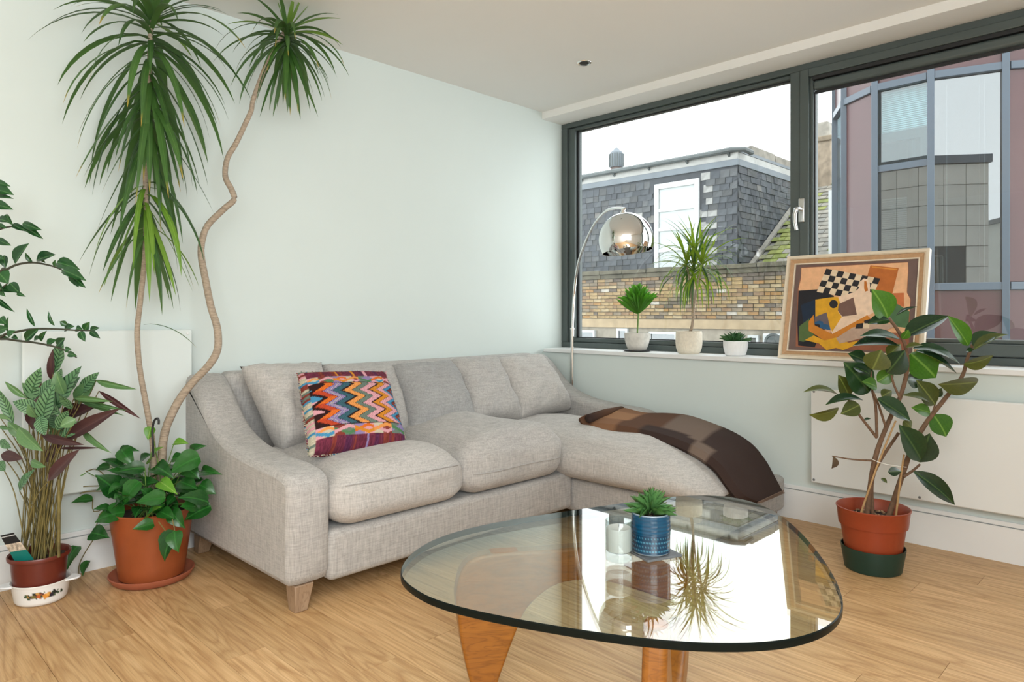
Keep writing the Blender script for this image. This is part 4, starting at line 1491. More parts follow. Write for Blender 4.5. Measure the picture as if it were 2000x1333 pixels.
def blade(base, az, el0, L, W, bend, mb=None, nl=9, fold=0.25, twist=0.0, power=1.3):
    """long narrow leaf that leaves its stem at elevation el0 and bends down under its weight"""
    m = mb or MB()
    if m.uv is None: m.uv = []
    p = V(base)
    hd_ = V((math.cos(az), math.sin(az), 0))
    P = []
    for i in range(nl + 1):
        t = i / nl
        el = max(-1.52, el0 - bend * t ** power)
        d = hd_ * math.cos(el) + V((0, 0, math.sin(el)))
        side = V((-hd_.y, hd_.x, 0))
        up = d.cross(side) * -1
        up = side.cross(d)
        if twist:
            c_, s_ = math.cos(twist * t), math.sin(twist * t)
            side, up = side * c_ + up * s_, up * c_ - side * s_
        wd = W * (0.55 + 0.45 * min(1, t * 5)) * (1 - max(0, (t - 0.45) / 0.55) ** 1.7)
        P.append([p - side * wd / 2 - up * (-fold * wd * 0.5), p.copy(), p + side * wd / 2 + up * (fold * wd * 0.5)])
        m.uv += [(0.0, t), (0.5, t), (1.0, t)]
        p = p + d * (L / nl)
    m.grid(P)
    return m


def stem(parent, pts, r0, r1, mat, name='stem', n=8, sub=4):
    c = catmull(pts, sub)
    k = len(c) - 1
    return build(MB().tube(c, [r0 + (r1 - r0) * i / k for i in range(k + 1)], n), name, mat, parent, angle=60)


def soil(parent, c, r, z):
    m = MB()
    P = []
    for i in range(7):
        rr_ = r * i / 6
        P.append([V((c[0] + rr_ * math.cos(t), c[1] + rr_ * math.sin(t), z + rnd.uniform(-0.004, 0.005))) for t in [2 * math.pi * j / 20 for j in range(21)]])
    for row in P: row[-1] = row[0].copy()
    m.grid(P)
    o = build(m, 'soil', M['soil'], parent, angle=60)
    return o


# ------------------------------------------------------------------ tall two-stemmed dracaena in terracotta
tp = V((-2.554, -0.267, 0))
sc_ = build(MB().lathe([(0.10, 0.0), (0.125, 0.0), (0.138, 0.006), (0.150, 0.024), (0.152, 0.030), (0.148, 0.032), (0.143, 0.026), (0.126, 0.014), (0.0, 0.012)], tp, 48), 'plant_saucer', M['terracotta_saucer'], None, at=tp, angle=40)
tag(sc_, 'shallow round terracotta saucer under the big terracotta pot', 'saucer')
dr = thing('potted_dracaena', tp, 'tall dracaena with two bare twisting stems in a large glazed terracotta pot', 'plant')
build(MB().lathe([(0.0, 0.0145), (0.108, 0.0145), (0.116, 0.020), (0.148, 0.262), (0.150, 0.272), (0.146, 0.276), (0.141, 0.270), (0.138, 0.245), (0.0, 0.240)], tp, 56), 'pot', M['terracotta'], dr)
soil(dr, tp, 0.138, 0.247)
dS1, dS2 = 2.72, 2.74
L1 = [(300, 985), (299, 880), (287, 800), (273, 720), (268, 650), (274, 590), (283, 500), (286, 420), (284, 350), (287, 250), (291, 150), (294, 60), (297, 20)]
S1 = [sd(x, y, dS1) for x, y in L1]
S1[0] = V((S1[0].x, S1[0].y, 0.235))
stem(dr, S1, 0.0115, 0.008, M['cane'], n=10)
L2 = [(315, 985), (318, 868), (340, 800), (372, 752), (408, 714), (425, 682), (424, 640), (412, 600), (402, 550), (393, 500), (395, 470), (406, 440), (438, 408), (457, 390), (452, 370), (440, 345), (444, 310), (461, 280), (480, 240), (491, 215), (496, 190), (525, 115), (556, 62)]
S2 = [sd(x, y, dS2 + 0.0004 * max(0, 868 - y)) for x, y in L2]
S2[0] = V((S2[0].x, S2[0].y, 0.235))
stem(dr, S2, 0.0165, 0.0095, M['cane'], n=10)


def head(parent, apex, n, lens, els, ends, W, mat, drop=0.25, power=0.7, nmax_z=2.385, seed=0):
    """rosette of blades spread down the top of a stem; each leaves at elevation el and ends hanging at its end angle"""
    r3 = random.Random(seed)
    for i in range(n):
        f = (i + 0.5) / n
        az = i * 2.39996 + r3.uniform(-0.3, 0.3) + seed
        el = els[0] + (els[1] - els[0]) * f + r3.uniform(-0.2, 0.2)
        en_ = min(el, ends[0] + (ends[1] - ends[0]) * f + r3.uniform(-0.2, 0.2))
        L = r3.uniform(*lens)
        base = V(apex) - V((0, 0, drop * f))
        for tr in range(8):
            m = blade(base, az, el, L, W * r3.uniform(0.8, 1.15), el - en_, twist=r3.uniform(-0.7, 0.7), power=power)
            if max(v.z for v in m.v) < nmax_z and max(v.y for v in m.v) < -0.012:
                break
            if max(v.z for v in m.v) >= nmax_z: el -= 0.25; en_ = min(en_, el)
            else: az = az + (0.5 if math.cos(az) < 0 else -0.5); L *= 0.95
        else:
            continue
        build(m, 'leaf', mat if not isinstance(mat, list) else r3.choice(mat), parent, angle=180)


DM = [M['dracaena_leaf']] * 3 + [M['dracaena_leaf_young']]
h1 = lambda y: sd(np.interp(y, [20, 60, 150, 250, 350, 420, 500], [297, 294, 291, 287, 284, 286, 283]), y, dS1)
head(dr, h1(30), 16, (0.26, 0.38), (1.1, 0.25), (0.2, -0.9), 0.025, DM, 0.03, 1.4, seed=1)
head(dr, h1(40), 26, (0.34, 0.50), (0.75, -0.2), (-1.0, -1.35), 0.026, [M['dracaena_leaf']], 0.10, 0.8, seed=2)
head(dr, h1(80), 34, (0.40, 0.56), (-0.1, -1.0), (-1.35, -1.45), 0.026, [M['dracaena_leaf']], 0.22, 0.5, seed=3)
head(dr, h1(190), 26, (0.34, 0.48), (-0.2, -1.1), (-1.3, -1.45), 0.025, [M['dracaena_leaf']], 0.18, 0.5, seed=4)
head(dr, h1(355), 22, (0.32, 0.44), (-0.1, -1.0), (-1.3, -1.45), 0.023, DM, 0.12, 0.5, seed=5)
head(dr, h1(440), 9, (0.30, 0.40), (-0.3, -1.0), (-1.3, -1.45), 0.020, DM, 0.04, 0.5, seed=6)
# the single low leaf
build(blade(sd(281, 634, dS1), YAW - 1.57, 0.1, 0.24, 0.014, 1.05, power=0.8), 'leaf', M['dracaena_leaf'], dr, angle=180)
ap2 = sd(560, 58, dS2 + 0.32)
head(dr, ap2, 12, (0.20, 0.28), (0.9, 0.2), (0.1, -0.7), 0.020, DM, 0.02, 1.3, seed=7)
head(dr, ap2 - V((0, 0, 0.01)), 34, (0.28, 0.38), (0.55, -0.4), (-1.1, -1.4), 0.021, [M['dracaena_leaf']], 0.05, 0.8, seed=8)
head(dr, ap2 - V((0, 0, 0.04)), 22, (0.26, 0.36), (-0.4, -1.1), (-1.3, -1.45), 0.021, [M['dracaena_leaf']], 0.07, 0.6, seed=9)
for az, el in ((-0.9, 1.15), (-0.5, 0.95), (-1.3, 1.3), (2.4, 1.3)):
    build(blade(ap2, az, el, 0.16, 0.025, 0.1), 'leaf', M['dracaena_leaf_young'], dr, angle=180)
for az, el in ((-0.9, 1.2), (0.4, 0.9), (2.4, 1.2)):
    build(blade(h1(24), az, el, 0.17, 0.025, 0.1), 'leaf', M['dracaena_leaf_young'], dr, angle=180)

# ------------------------------------------------------------------ pothos planted at its foot, with the hook of its hanger
po = thing('pothos', V((tp.x, tp.y, 0.25)), 'trailing pothos with glossy heart-shaped leaves filling the big terracotta pot', 'plant')
pm = [leaf_mesh('pothos_leaf', M['pothos_leaf'], HEART, d, 0.10, 8, 0.02) for d in (0.2, 0.4, 0.6)]
pmy = leaf_mesh('pothos_leaf', M['pothos_leaf_pale'], HEART, 0.3, 0.1, 8)
PQ = lambda x, y: (x / 2.05, 600 + y / 2.05)
PO = [(605, 480, 592, 535, 38, 1, -.02), (470, 592, 560, 578, 46, 0, .0), (485, 570, 540, 642, 55, 0, -.03), (490, 645, 405, 612, 42, 0, .0), (580, 645, 470, 662, 52, 0, -.08), (440, 640, 382, 655, 32, 0, .02),
      (697, 545, 757, 548, 32, 1, .0), (762, 598, 830, 556, 50, 0, .0), (690, 608, 756, 606, 38, 0, -.02), (800, 602, 680, 668, 86, 0, -.06), (805, 662, 892, 672, 40, 0, .02), (800, 712, 866, 750, 58, 0, .02),
      (832, 782, 708, 765, 68, 0, -.08), (845, 798, 738, 856, 66, 0, -.07), (662, 765, 542, 785, 66, 0, -.14), (656, 790, 588, 832, 50, 0, -.12), (500, 822, 378, 866, 86, 0, -.1), (472, 740, 380, 672, 84, 0, -.06),
      (616, 868, 528, 892, 46, 0, -.15), (688, 818, 742, 888, 56, 0, -.12), (640, 700, 712, 752, 48, 1, -.1), (372, 770, 282, 786, 44, 0, .03), (345, 660, 285, 680, 30, 1, .03), (364, 905, 440, 925, 62, 0, -.02),
      (698, 895, 660, 1022, 78, 0, -.17), (700, 900, 716, 985, 60, 0, -.19), (312, 958, 270, 1056, 66, 0, .0), (356, 1016, 332, 1080, 46, 0, .02), (560, 700, 500, 795, 70, 0, -.1), (600, 622, 655, 560, 50, 1, .0),
      (620, 640, 700, 690, 60, 0, -.05), (560, 720, 640, 700, 55, 0, -.05), (520, 690, 470, 740, 60, 0, -.08), (600, 760, 560, 730, 50, 0, -.1), (720, 700, 790, 730, 66, 0, -.03), (740, 640, 800, 690, 60, 0, .0),
      (560, 620, 610, 590, 45, 0, .03), (640, 820, 700, 850, 50, 0, -.13), (590, 850, 650, 800, 46, 1, -.13), (460, 800, 520, 760, 50, 0, -.1), (700, 760, 670, 800, 42, 0, -.1), (780, 800, 720, 800, 55, 0, -.09)]
ctrp = V((tp.x, tp.y, 0.25))
for (bx, by, tx, ty, w_, pale, dd) in PO:
    dep = 2.70 + dd
    b_, t_ = sd(*PQ(bx, by), dep), sd(*PQ(tx, ty), dep - rnd.uniform(0.0, 0.05))
    for q in (b_, t_):
        if q.y > -0.03: q.y = -0.03
    face = CAMF * rnd.uniform(0.5, 0.9) + V((0, 0, rnd.uniform(0.5, 1.0))) + RT * rnd.uniform(-0.4, 0.4)
    place(pmy if pale else rnd.choice(pm), po, b_, t_, w_ / 2.05 / 1356 * dep * 1.15, face)
    src = ctrp + V((rnd.uniform(-0.07, 0.07), rnd.uniform(-0.07, 0.05), 0.0))
    if b_.z > 0.3:
        mid = (b_ + src) / 2 + V((0, 0, 0.02))
        stem(po, [src, mid, b_], 0.0022, 0.0016, M['stalk_green'], n=5, sub=3)
for q in range(56):
    a = rnd.uniform(0, 6.28)
    rr_ = rnd.uniform(0.02, 0.15)
    b_ = ctrp + V((rr_ * math.cos(a) * 1.0, rr_ * math.sin(a) * 0.8, rnd.uniform(0.03, 0.20) * (1.15 - rr_ * 4)))
    t_ = b_ + V((math.cos(a), math.sin(a), rnd.uniform(-0.5, 0.5))).normalized() * rnd.uniform(0.05, 0.085)
    if b_.y > -0.04 or t_.y > -0.03: continue
    place(rnd.choice(pm), po, b_, t_, rnd.uniform(0.045, 0.065), V((0, 0, 1)) + CAMF * 0.5)
# trailing runners
for pts in ([(445, 790), (400, 830), (388, 870), (372, 905)], [(372, 935), (340, 985), (318, 1030), (316, 1070)], [(320, 748), (350, 740), (420, 740), (470, 760)], [(345, 660), (390, 650), (440, 700)], [(635, 860), (665, 900)], [(690, 850), (700, 895)], [(250, 740), (330, 720), (420, 715), (500, 700)], [(372, 770), (376, 820), (440, 800)]):
    dd = 2.72 if pts[0][0] < 600 else 2.53
    stem(po, [sd(*PQ(x, y), dd) for x, y in pts], 0.0022, 0.0018, M['stalk'], 'runner', n=5, sub=3)
hk = [(613, 600), (612, 545), (610, 500), (614, 468), (622, 450), (632, 447), (636, 458), (635, 470)]
stem(po, [sd(*PQ(x, y), 2.64) for x, y in hk], 0.0042, 0.0042, M['black_plastic'], 'hanger_hook', n=8, sub=4)

# ------------------------------------------------------------------ striped prayer plant on its white dish
dc = V((-2.906, -0.2, 0))
dish = thing('casserole_dish', dc, 'white glazed oven dish with fruit decoration and lug handles under the prayer plant', 'dish')
dm = MB(); dm.c = []
NA = 160
prof = [(0.0, 0.004), (0.070, 0.0), (0.076, 0.002), (0.081, 0.010)] + [(0.081 + 0.010 * t / 14, 0.010 + 0.058 * t / 14) for t in range(1, 15)] + [(0.0935, 0.073), (0.093, 0.076), (0.0895, 0.075), (0.086, 0.066), (0.078, 0.010), (0.0, 0.008)]
dm.lathe(prof, dc, NA)
fdir = (EYE - dc); fa = math.atan2(fdir.y, fdir.x)
blobs = []
r2 = random.Random(5)
for q in range(64):
    x = r2.uniform(-0.062, 0.062)
    blobs.append((x, 0.040 + r2.uniform(-0.014, 0.014) * (1 - abs(x) / 0.09), r2.uniform(0.0025, 0.0055), r2.choice([(52, 70, 50), (60, 84, 60), (40, 46, 44), (78, 96, 66), (150, 80, 50), (90, 60, 56), (200, 150, 80)])))
blobs += [(0.006, 0.037, 0.0095, (226, 150, 62)), (-0.016, 0.038, 0.007, (196, 98, 50)), (0.024, 0.036, 0.0075, (46, 44, 56)), (-0.032, 0.040, 0.006, (120, 110, 60)), (0.012, 0.042, 0.006, (236, 176, 88))]
WH = lin(236, 234, 230)
for v in dm.v:
    d = v - dc
    r_ = math.hypot(d.x, d.y)
    c = WH
    if r_ > 0.079 and 0.012 < d.z < 0.07:
        an = math.atan2(d.y, d.x) - fa - 0.10
        an = (an + math.pi) % (2 * math.pi) - math.pi
        x = an * 0.088
        for (bx, bz, br_, bc_) in blobs:
            if (x - bx) ** 2 + (d.z - bz) ** 2 < br_ ** 2:
                c = lin(*bc_)
    dm.c.append(c)
build(dm, 'body', M['printed'], dish, angle=60)
sdv = V((math.cos(0.62), math.sin(0.62), 0))
ea = (sz(156, 1126, 0.07) - dc); ea.z = 0; ea.normalize()
eb = (sz(-10, 1150, 0.07) - dc); eb.z = 0; eb.normalize()
for e_ in (ea, eb):
    t_ = V((-e_.y, e_.x, 0))
    lug = [dc + V((0, 0, 0.066)) + e_ * a + t_ * b for a, b in ((0.086, -0.034), (0.108, -0.026), (0.122, -0.016), (0.127, 0.0), (0.122, 0.016), (0.108, 0.026), (0.086, 0.034))]
    build(MB().prism(lug, (0, 0, 0.007)), 'lug_handle', M['white_ceramic'], dish, bevel=0.003)
pp = V((-2.911, -0.2, 0.0))
pr = thing('prayer_plant', V((pp.x, pp.y, 0.0085)), 'striped prayer plant with purple undersides on many thin stalks in a red-brown pot', 'plant')
build(MB().lathe([(0.0, 0.0085), (0.070, 0.0085), (0.075, 0.012), (0.088, 0.156), (0.097, 0.158), (0.098, 0.168), (0.096, 0.172), (0.091, 0.168), (0.086, 0.150), (0.0, 0.146)], pp, 48), 'pot', M['brown_plastic'], pr)
soil(pr, pp, 0.086, 0.15)
cm_ = [leaf_mesh('prayer_leaf', M['calathea_leaf'], LANCE, d, 0.05, 10, 0.02) for d in (0.1, 0.3, -0.2)]
cu_ = leaf_mesh('prayer_leaf', M['calathea_under'], LANCE, 0.15, 0.06, 8, 0.01)
cpn = leaf_mesh('prayer_leaf', M['calathea_plain'], LANCE, 0.2, 0.12, 8, 0.01)
CQ = lambda x, y: (x / 2.897, 640 + y / 2.897)
CAL = [(165, 420, 232, 226, 92, 0, .05), (240, 545, 310, 322, 96, 0, -.04), (300, 480, 462, 218, 108, 0, 0), (300, 262, 352, 60, 84, 0, .06), (315, 328, 350, 232, 54, 0, .06), (455, 370, 562, 252, 64, 0, .03), (545, 300, 775, 350, 34, 2, .02),
       (228, 468, 72, 420, 76, 0, .0), (148, 400, 26, 305, 32, 2, .03), (75, 552, -8, 350, 52, 0, .04), (228, 500, 255, 612, 68, 0, -.06), (104, 568, 245, 700, 78, 2, -.06), (360, 640, 682, 458, 76, 1, .0), (385, 520, 600, 420, 52, 1, .03),
       (560, 360, 798, 518, 30, 1, .02), (462, 568, 632, 712, 34, 2, .03), (275, 868, 452, 690, 72, 1, -.05), (235, 610, 478, 665, 46, 1, -.04), (330, 685, 580, 682, 15, 1, -.02), (175, 758, 262, 790, 42, 2, -.05), (0, 640, 64, 682, 48, 0, .0),
       (6, 720, 132, 745, 58, 1, .0), (-8, 760, 30, 812, 52, 0, .02), (110, 925, 200, 800, 48, 0, -.02), (320, 580, 385, 470, 66, 0, -.02), (430, 430, 548, 296, 84, 2, .04), (420, 400, 640, 420, 30, 2, .0), (460, 420, 718, 470, 26, 2, .01), (440, 395, 705, 500, 26, 2, .02),
       (186, 580, 200, 470, 60, 1, .04), (112, 660, 160, 620, 60, 1, .0), (250, 410, 235, 310, 44, 1, .05), (-6, 500, 60, 520, 26, 2, .0), (290, 300, 300, 120, 38, 1, .07), (430, 520, 340, 560, 60, 2, -.05), (0, 560, 80, 575, 22, 2, -.02), (260, 760, 370, 640, 70, 1, 0.02)]
for (bx, by, tx, ty, w_, kind, dd) in CAL:
    dep = 2.46 + dd
    b_, t_ = sd(*CQ(bx, by), dep + 0.02), sd(*CQ(tx, ty), dep)
    for q in (b_, t_):
        if q.y > -0.07: q.y = -0.07
    face = CAMF + V((0, 0, rnd.uniform(0.0, 0.4))) + RT * rnd.uniform(-0.3, 0.3)
    place([rnd.choice(cm_), cu_, cpn][kind], pr, b_, t_, w_ / 2.897 / 1356 * dep * 1.08, face)
    a = rnd.uniform(0, 6.28); rr_ = rnd.uniform(0.01, 0.06)
    src = V((pp.x + rr_ * math.cos(a), pp.y + rr_ * math.sin(a), 0.15))
    mid = src.lerp(b_, 0.6); mid.z += 0.03; mid.x = src.x * 0.55 + b_.x * 0.45; mid.y = src.y * 0.55 + b_.y * 0.45
    stem(pr, [src, mid, b_], 0.0026, 0.0016, M['stalk'], 'stalk', n=6, sub=4)
r4 = random.Random(21)
for q in range(24):
    cx_, cy_ = r4.uniform(120, 420), r4.uniform(360, 640)
    dep = 2.47 + r4.uniform(-0.03, 0.09)
    an = r4.uniform(0.3, 2.6)
    L = r4.uniform(110, 190)
    b_ = sd(*CQ(cx_, cy_), dep)
    t_ = sd(*CQ(cx_ + L * math.cos(an), cy_ - L * math.sin(an) * 0.8), dep - r4.uniform(-0.03, 0.04))
    for q_ in (b_, t_):
        if q_.y > -0.075: q_.y = -0.075
    kind = r4.choices([0, 1, 2], [5, 4, 2])[0]
    place([r4.choice(cm_), cu_, cpn][kind], pr, b_, t_, r4.uniform(0.034, 0.05), CAMF + V((0, 0, r4.uniform(0, .8))) + RT * r4.uniform(-.5, .5))
    src = V((pp.x + r4.uniform(-.05, .05), pp.y + r4.uniform(-.05, .05), 0.15))
    if q % 3 == 0: stem(pr, [src, src.lerp(b_, 0.55) + V((0, 0, 0.03)), b_], 0.0028, 0.0016, M['stalk'], 'stalk', n=6, sub=3)
for q in range(8):
    a = rnd.uniform(0, 6.28); rr_ = rnd.uniform(0.0, 0.062)
    src = V((pp.x + rr_ * math.cos(a), pp.y + rr_ * math.sin(a), 0.15))
    e_ = src + V((rnd.uniform(-0.09, 0.09), rnd.uniform(-0.04, 0.05), rnd.uniform(0.22, 0.40)))
    stem(pr, [src, src.lerp(e_, 0.5) + V((0, 0, 0.02)), e_], rnd.uniform(0.003, 0.0045), 0.0016, M['stalk'], 'stalk', n=6, sub=3)
stem(pr, [sd(*CQ(332, 1300), 2.45), sd(*CQ(334, 1050), 2.45), sd(*CQ(334, 860), 2.45)], 0.0055, 0.005, M['stalk'], 'support_cane', n=8)
# nursery tag in the pot
ta = [sd(0, 1047, 2.41), sd(26, 1041, 2.41), sd(66, 1094, 2.43), sd(30, 1099, 2.43)]
tagm = MB()
cuts = [0, 0.06, 0.09, 0.34, 0.62, 1.0]
for i in range(5):
    a0, a1 = cuts[i], cuts[i + 1]
    q = [ta[0].lerp(ta[3], a0), ta[1].lerp(ta[2], a0), ta[1].lerp(ta[2], a1), ta[0].lerp(ta[3], a1)]
    tagm.prism(q[::-1], FW * 0.0015, [0, 1, 0, 2, 3][i])
tg = build(tagm, 'plant_tag', [M['black_plastic'], flat('tag_lettering', (0.6, 0.6, 0.58), 0.5), flat('tag_photo', lin(196, 180, 160), 0.4, var=0.5, scale=90), flat('tag_teal', lin(24, 120, 110), 0.4)], None, at=(ta[2] + ta[3]) / 2)
tag(tg, 'black, cream and teal nursery tag stuck in the red-brown pot', 'plant tag')

# ------------------------------------------------------------------ zz plant reaching in from the left edge
zb = V((-3.30, -0.32, 0))
zp = thing('zz_plant', zb, 'dark green zz plant reaching in from the left edge of the picture', 'plant')
build(MB().lathe([(0.0, 0.0), (0.105, 0.0), (0.11, 0.006), (0.15, 0.335), (0.152, 0.34), (0.145, 0.34), (0.14, 0.31), (0.0, 0.305)], zb, 40), 'pot', M['white_ceramic'], zp)
soil(zp, zb, 0.14, 0.31)
zm = [leaf_mesh('zz_leaflet', M['zz_leaf'], OVAL, d, 0.16, 6) for d in (0.15, 0.4)]
ZQ = lambda x, y: (x / 3.604, 330 + y / 3.604)
ZD = 2.36
ZS = [[(-260, 900), (-120, 300), (-40, 170)], [(-260, 1000), (-100, 480), (0, 425), (90, 405), (175, 405)], [(-240, 1100), (0, 730), (40, 712), (120, 675), (230, 660), (350, 680), (440, 715), (520, 785)],
      [(-220, 1200), (-40, 905), (60, 800)], [(-200, 1400), (0, 1190), (110, 1150), (240, 1128), (400, 1128), (520, 1136), (640, 1140)], [(-200, 1500), (-60, 1220), (160, 1215), (330, 1240), (450, 1275), (540, 1330)]]
for pts in ZS:
    c = [sd(*ZQ(x, y), ZD) for x, y in pts]
    root = V((zb.x + rnd.uniform(-0.05, 0.05), zb.y + rnd.uniform(-0.05, 0.05), 0.30))
    stem(zp, [root, root.lerp(c[0], 0.6) + V((-0.03, 0, 0))] + c, 0.006, 0.0022, M['stalk_dark'], n=7)
ZL = [(-30, 95, 75, 125, 36), (-40, 150, 98, 185, 66), (-40, 205, 97, 212, 34), (-40, 250, 94, 288, 56), (-10, 355, 70, 378, 44), (40, 322, 95, 400, 34), (85, 395, 208, 445, 36), (160, 385, 297, 432, 44), (175, 405, 305, 495, 40), (-20, 400, 50, 420, 30),
      (-20, 500, 80, 540, 42), (30, 610, 40, 700, 48), (108, 668, 205, 525, 80), (230, 660, 180, 590, 26), (258, 645, 392, 605, 68), (320, 662, 292, 585, 30), (400, 660, 565, 712, 70), (440, 715, 608, 790, 62), (490, 740, 605, 838, 50), (388, 690, 392, 640, 18), (520, 785, 557, 835, 22),
      (-10, 620, 30, 640, 32), (-20, 720, 60, 810, 90), (-10, 800, 40, 900, 60), (70, 805, 142, 880, 56), (0, 850, 140, 870, 46), (120, 875, 182, 900, 18), (-10, 920, 105, 1010, 30), (0, 1050, 45, 1095, 50), (60, 1150, 60, 1040, 26), (-10, 1140, 58, 1120, 50),
      (245, 1110, 188, 982, 24), (385, 1105, 342, 1002, 22), (470, 1100, 420, 1075, 34), (455, 1135, 525, 1110, 50), (535, 1125, 585, 1135, 38), (595, 1140, 632, 1078, 44), (635, 1140, 702, 1120, 36), (635, 1142, 706, 1195, 34), (565, 1145, 600, 1218, 40), (180, 1210, 278, 1125, 56), (290, 1215, 330, 1140, 34),
      (240, 1210, 300, 1190, 34), (330, 1240, 400, 1205, 46), (405, 1250, 460, 1190, 58), (460, 1275, 505, 1270, 34), (480, 1300, 545, 1320, 36), (60, 1190, 110, 1140, 44), (90, 1180, 130, 1200, 26), (-10, 1195, 60, 1190, 30)]
for (bx, by, tx, ty, w_) in ZL:
    dep = ZD + rnd.uniform(-0.03, 0.03)
    place(rnd.choice(zm), zp, sd(*ZQ(bx, by), dep), sd(*ZQ(tx, ty), dep - 0.01), max(w_, 24) / 3.604 / 1356 * dep * 1.25, CAMF + V((0, 0, rnd.uniform(0.1, 0.6))) + RT * rnd.uniform(-0.3, 0.3), 'leaflet')

# ------------------------------------------------------------------ rubber plant
rc = V((-0.470, -2.231, 0))
gs = build(MB().lathe([(0.0, 0.004), (0.085, 0.0), (0.1, 0.0), (0.105, 0.004), (0.119, 0.090), (0.119, 0.094), (0.116, 0.094), (0.102, 0.012), (0.0, 0.010)], rc, 48), 'plant_saucer', M['green_plastic'], None, at=rc)
tag(gs, 'deep dark green plastic saucer under the rubber plant pot', 'saucer')
rp = thing('rubber_plant', rc + V((0, 0, 0.011)), 'rubber plant with broad dark leaves in an orange-red plastic pot by the window', 'plant')
build(MB().lathe([(0.0, 0.011), (0.092, 0.011), (0.096, 0.015), (0.1195, 0.178), (0.1265, 0.180), (0.1275, 0.186), (0.1335, 0.240), (0.137, 0.246), (0.137, 0.250), (0.134, 0.252), (0.130, 0.248), (0.120, 0.200), (0.0, 0.196)], rc, 56), 'pot', M['orange_plastic'], rp)
soil(rp, rc, 0.121, 0.204)
chips = MB()
for q in range(40):
    a = rnd.uniform(0, 6.28); r_ = rnd.uniform(0.01, 0.11)
    ax_ = V((rnd.uniform(-1, 1), rnd.uniform(-1, 1), rnd.uniform(-.4, .4))).normalized()
    ay_ = ax_.cross(V((0, 0, 1))).normalized()
    chips.obox(rc + V((r_ * math.cos(a), r_ * math.sin(a), 0.211)), ax_, ay_, ax_.cross(ay_), rnd.uniform(0.005, 0.012), 0.004, 0.003)
o = build(chips, 'bark_chips', M['bark_chip'], rp); o['kind'] = 'stuff'
RQ = lambda x, y: (1500 + x / 2.116, 520 + y / 2.116)
RD = 2.79
rpt = lambda x, y, d=0.0: sd(*RQ(x, y), RD + d)
RBR = [([(405, 1015), (440, 805), (500, 640), (545, 545), (575, 430), (570, 340), (542, 275), (500, 215)], 0.0105, 0.006, 0), ([(495, 1015), (560, 850), (600, 740), (660, 640), (730, 550), (800, 460), (825, 380), (845, 325)], 0.0115, 0.006, .02),
       ([(450, 710), (380, 620), (340, 560), (300, 535)], 0.006, 0.003, -.02), ([(450, 705), (445, 580), (430, 510), (425, 430)], 0.006, 0.004, -.01), ([(485, 660), (455, 570), (435, 520)], 0.005, 0.004, -.02), ([(545, 545), (520, 490), (510, 450)], 0.005, 0.004, -.02),
       ([(440, 805), (350, 800), (265, 786)], 0.0042, 0.002, -.03), ([(435, 1010), (430, 900), (460, 812), (540, 690)], 0.007, 0.006, .02), ([(560, 872), (600, 845), (628, 820)], 0.006, 0.004, 0), ([(680, 605), (690, 570), (680, 540)], 0.004, 0.003, 0.02)]
for pts, r0, r1, dd in RBR:
    stem(rp, [rpt(x, y, dd) if y < 1000 else V((*rpt(x, y, dd).xy, 0.197)) for x, y in pts], r0, r1, M['stem_wood'], 'branch')
for pts in ([(370, 1018), (450, 830), (528, 640)], [(525, 1030), (545, 900), (562, 780)]):
    stem(rp, [rpt(x, y, -.03) if y < 1000 else V((*rpt(x, y, -.03).xy, 0.197)) for x, y in pts], 0.0042, 0.0036, M['stake'], 'stake', sub=2)
stem(rp, [rpt(432, 800, -.045), rpt(460, 812, -.05), rpt(500, 822, -.045), rpt(572, 832, -.02)], 0.0012, 0.0012, M['string'], 'string', n=5)
rm = {k_: [leaf_mesh('rubber_leaf', M[m_], OVAL, d, 0.10, 10) for d in (0.12, 0.3)] for k_, m_ in ((0, 'rubber_leaf'), (1, 'rubber_leaf_olive'), (2, 'rubber_leaf_fresh'))}
dead = leaf_mesh('withered_leaf', flat('withered_leaf', lin(96, 78, 58), 0.9, var=0.3, scale=40), OVAL, 0.3, 0.5, 8)
